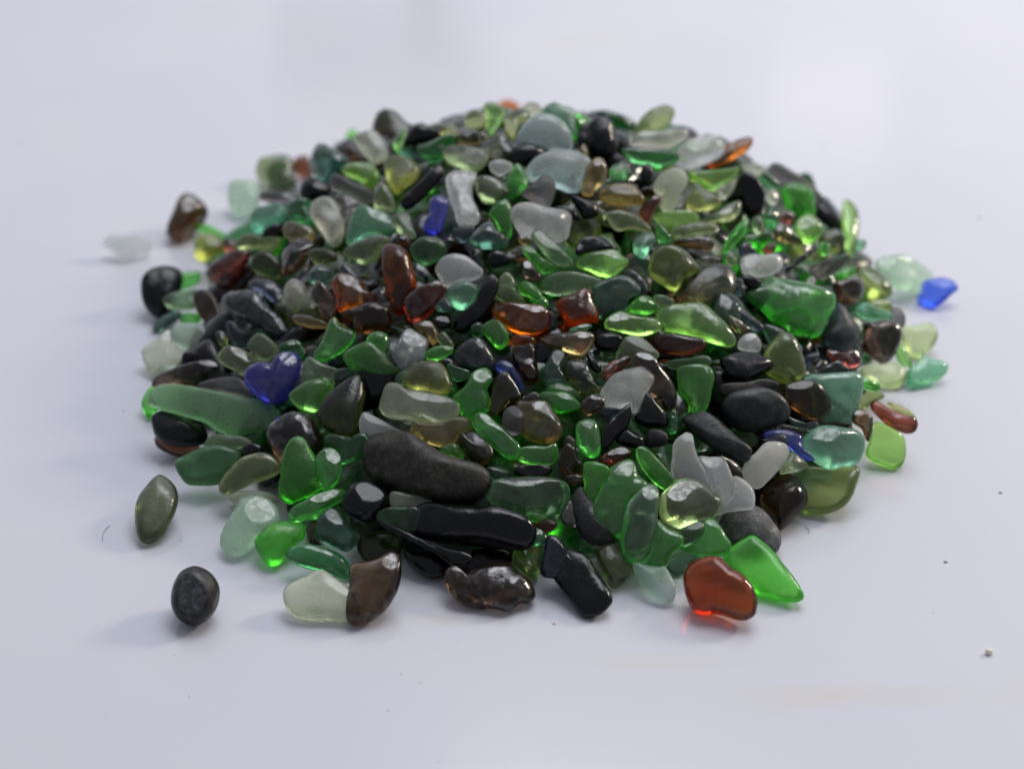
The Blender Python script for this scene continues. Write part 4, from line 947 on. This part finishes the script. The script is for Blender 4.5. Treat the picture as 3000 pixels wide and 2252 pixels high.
# ------------------------------------------------------------------ build every piece
SHARDS = ('slab', 'shard', 'wedge', 'chip', 'sliver', 'blade', 'leaf')
small = sorted((q for q in PIECES if not q['mark']), key=lambda q: q['apx'])[:22]
small_ids = {id(q) for q in small}
SV, SF, SM, SMATS = [], [], [], []

def to_stuff(V, F, M, c, mat):
    if mat not in SMATS:
        SMATS.append(mat)
    k = SMATS.index(mat)
    base_i = len(SV)
    W = V @ np.array(M)[:3, :3].T + np.array(c)
    SV.extend(map(tuple, W))
    SF.extend(tuple(a + base_i for a in f) for f in F)
    SM.extend([k] * len(F))

for i, q in enumerate(PIECES):
    V, F, M = build(q, i)
    mat = mat_for(q['code'], 2 if q['mark'] in GLINTS else i % 3)
    if id(q) in small_ids:
        to_stuff(V, F, M, q['ctr'], mat)
        continue
    stone = q['code'] in ('st', 'gs', 'bs')
    name = 'beach_stone' if stone else 'glass_shard' if q['shape'] in SHARDS else 'glass_pebble'
    o = mesh_obj(name, [tuple(v) for v in V], F, [mat])
    o.matrix_world = Matrix.Translation(q['ctr']) @ M
    if 'cut' in q:
        o.data.materials[0] = stone_mat('bs', 1)
        o.data.materials.append(stone_mat('ch', 0))
        o.data.polygons.foreach_set('material_index', [1 if sum(q['cut'][a] for a in f) > len(f) / 2 else 0 for f in F])
    o['label'] = q['label']
    o['category'] = 'stone' if stone else 'sea glass'
    if (q['mark'] or '').startswith('loose'):
        o['group'] = 'loose pieces lying apart from the heap'
    else:
        o['group'] = 'beach stones in the heap' if stone else 'sea glass pieces heaped on the table'

# the pieces underneath, seen only through the gaps
rng = random.Random(77)
FILL = ['k', 'o', 'dg', 'g', 'k', 'dg', 'g', 'o', 'br', 'dg', 'sg', 'ol', 'g', 'dt']
def hidden(c, rad):
    """true when the spot lies behind the pieces already laid"""
    rel = CM.transposed() @ (c - CAMP)
    u, v = 1500 + FPX * rel.x / -rel.z, 1126 - FPX * rel.y / -rel.z
    k = FPX * rad / -rel.z
    dist, seen, solid = (c - CAMP).length, 0, 0
    for a in range(12):
        for f in (.55, 1.05):
            x, y = int((u + k * f * math.cos(a * .5236)) / GS), int((v + k * f * math.sin(a * .5236)) / GS)
            if not (0 <= x < GW and 0 <= y < GW):
                return False
            zb = zbuf[y, x]
            if np.isfinite(zb):
                seen += 1
                if dist - rad * .45 < zb:
                    return False
                solid += 1
            elif heap(c.x, c.y) > .020:
                seen += 1
    return seen >= 15 and solid >= 9
spots = []
for count, deep0, deep1, space, rad in ((330, .005, .011, .0115, .0115), (260, .013, .019, .0130, .0115), (170, .023, .032, .016, .0115), (220, .006, .016, .0075, .0070)):
    here, tries = [], 0
    while len(here) < count and tries < 9000:
        tries += 1
        x, y = HC[0] + rng.uniform(-1, 1) * A_X * .97, HC[1] + rng.uniform(-1, 1) * A_Y * .97
        h = heap(x, y)
        if h < .004:
            continue
        c = Vector((x, y, h)) - heap_n(x, y) * rng.uniform(deep0, deep1)
        if c.z < .003 or any((c - s[0]).length < space for s in here + spots) or not hidden(c, rad):
            continue
        here.append((c, rad))
    spots += here
if True:
    for (x, y, z), rad in spots:
        a = rng.uniform(.83, 1.28) * rad; b_ = a * rng.uniform(.55, .9)
        th = np.linspace(0, 2 * math.pi, 20, endpoint=False)
        w = np.array([1 + .14 * math.sin(2 * t + rng.random()) + rng.uniform(-.10, .10) for t in th])
        loop = np.c_[np.cos(th) * a * w, np.sin(th) * b_ * w]
        V, F = pebble(loop, b_ * rng.uniform(.50, .72), 'oval', rng, nring=(1.0, .93, .80, .6, .35))
        n = (heap_n(x, y) + Vector((rng.gauss(0, .3), rng.gauss(0, .3), 0))).normalized()
        M = n.to_track_quat('Z', 'Y').to_matrix() @ Matrix.Rotation(rng.uniform(0, 6.28), 3, 'Z')
        lo = (V @ np.array(M).T)[:, 2].min()
        z = max(z, .0004 - lo)
        to_stuff(V, F, M.to_4x4(), (x, y, z), mat_for(rng.choice(FILL), rng.randint(0, 2)))
rub = mesh_obj('sea_glass_rubble', SV, SF, SMATS, midx=SM)
rub['kind'] = 'stuff'
rub['label'] = 'small dark sea glass filling the gaps between the heaped pieces'
rub['category'] = 'sea glass'

# ------------------------------------------------------------------ small things on the table
def spot(u, v):
    d = ray(u, v)
    return CAMP + d * (CAM_H / -d.z)

# the pale crumb
cmat, nt, b, out = new_mat('pale_crumb')
nz = node(nt, 'ShaderNodeTexNoise'); nz.inputs['Scale'].default_value = 900
tcx = node(nt, 'ShaderNodeTexCoord'); nt.links.new(tcx.outputs['Object'], nz.inputs['Vector'])
nt.links.new(ramp(nt, nz.outputs['Fac'], [(.4, (.74, .68, .50)), (.6, (.86, .82, .70))]), b.inputs['Base Color'])
b.inputs['Roughness'].default_value = .7
th = np.linspace(0, 2 * math.pi, 20, endpoint=False)
V, F = pebble(np.c_[np.cos(th) * .0012, np.sin(th) * .0010], .0008, 'oval', random.Random(9), nring=(1.0, .9, .7, .4), facets=False)
c = spot(2897, 1914)
o = mesh_obj('crumb', [tuple(v) for v in V], F, [cmat])
o.location = (c.x, c.y, .0008)
o['label'] = 'pale cream crumb lying alone on the white table, far right of the heap'
o['category'] = 'crumb'

# grit and lint scattered over the table
gm, nt, b, out = new_mat('dark_grit')
nz = node(nt, 'ShaderNodeTexNoise'); nz.inputs['Scale'].default_value = 60
tcx = node(nt, 'ShaderNodeTexCoord'); nt.links.new(tcx.outputs['Object'], nz.inputs['Vector'])
nt.links.new(ramp(nt, nz.outputs['Fac'], [(.35, (.16, .13, .10)), (.65, (.45, .37, .27))]), b.inputs['Base Color'])
b.inputs['Roughness'].default_value = .8
rg = random.Random(31)
V, F = [], []
spots_px = [(1172, 1886), (1283, 1906), (1176, 1974), (1137, 2080), (1832, 2066), (2600, 1560), (2420, 1567), (2360, 1545), (510, 1917),
            (430, 1840), (1283, 1778), (2430, 2118), (310, 2098), (1340, 1880)] + [(rg.uniform(150, 2900), rg.uniform(1500, 2230)) for _ in range(10)]
for u, v in spots_px:
    c = spot(u, v)
    if heap(c.x, c.y) > 0:
        continue
    a = rg.uniform(.00008, .00026); el = rg.choice((1, 1, 1.5, 2.6)); r0 = rg.uniform(0, 6.28)
    k0 = len(V)
    for j in range(6):
        t = 2 * math.pi * j / 6
        x, y = math.cos(t) * a * el * rg.uniform(.7, 1.2), math.sin(t) * a * rg.uniform(.7, 1.2)
        V.append((c.x + x * math.cos(r0) - y * math.sin(r0), c.y + x * math.sin(r0) + y * math.cos(r0), .0001))
    V.append((c.x, c.y, a * .8))
    for j in range(6):
        F.append((k0 + j, k0 + (j + 1) % 6, k0 + 6))
# two bent hairs
for (u0, v0, u1, v1) in ((302, 1585, 322, 1540), (2358, 1545, 2366, 1565)):
    p0, p1 = spot(u0, v0), spot(u1, v1)
    side = Vector((0, 0, 1)).cross(p1 - p0).normalized() * .00006
    k0 = len(V)
    for s in np.linspace(0, 1, 9):
        p = p0.lerp(p1, s) + side * 16 * math.sin(s * math.pi)
        V.extend([tuple(p - side + Vector((0, 0, .0002))), tuple(p + side + Vector((0, 0, .0002))), tuple(p + Vector((0, 0, .0004)))])
    for s in range(8):
        for e in range(3):
            F.append((k0 + s * 3 + e, k0 + s * 3 + (e + 1) % 3, k0 + s * 3 + 3 + (e + 1) % 3, k0 + s * 3 + 3 + e))
g = mesh_obj('grit', V, F, [gm], smooth=False)
g['kind'] = 'stuff'
g['label'] = 'specks of dark grit and lint scattered on the white table'
g['category'] = 'grit'

# unseen bars added to mirror a window frame's faint grey bands in the table gloss
fm, nt, b, out = new_mat('dark_bars')
nzf = node(nt, 'ShaderNodeTexNoise'); nzf.inputs['Scale'].default_value = 20
nt.links.new(ramp(nt, nzf.outputs['Fac'], [(.3, (.10, .10, .105)), (.7, (.14, .14, .145))]), b.inputs['Base Color'])
b.inputs['Roughness'].default_value = .6
def mirrored(u, v, y):
    """where the sight line through a table point goes after reflection, at depth y"""
    p, d = spot(u, v), ray(u, v)
    k = (y - p.y) / d.y
    return Vector((p.x + d.x * k, y, -d.z * k))
V, F = [], []
def reflection_bar(c0, c1, w, dep=.05):
    c0, c1 = Vector(c0), Vector(c1)
    ax = (c1 - c0).normalized(); sd = Vector((0, 1, 0)).cross(ax).normalized() * w / 2; dp = Vector((0, dep / 2, 0))
    k0 = len(V)
    for c in (c0, c1):
        for a, b2 in ((-1, -1), (1, -1), (1, 1), (-1, 1)):
            V.append(tuple(c + sd * a + dp * b2))
    F.extend([(k0, k0 + 1, k0 + 2, k0 + 3), (k0 + 7, k0 + 6, k0 + 5, k0 + 4)] + [(k0 + j, k0 + 4 + j, k0 + 4 + (j + 1) % 4, k0 + (j + 1) % 4) for j in range(4)])
FY = 2.15
a0, a1 = mirrored(820, 130, FY), mirrored(1430, 195, FY)
reflection_bar(a0, (a1.x, FY, a1.z), .075)
b0 = mirrored(1262, 155, FY)
reflection_bar((b0.x, FY, b0.z + .045), mirrored(1240, -260, FY), .05, .046)
w = mesh_obj('reflection_bars', V, F, [fm], smooth=False)
w['kind'] = 'structure'
w['label'] = 'dark unseen bars added beyond the table, mirrored as faint window-frame bands in its gloss'
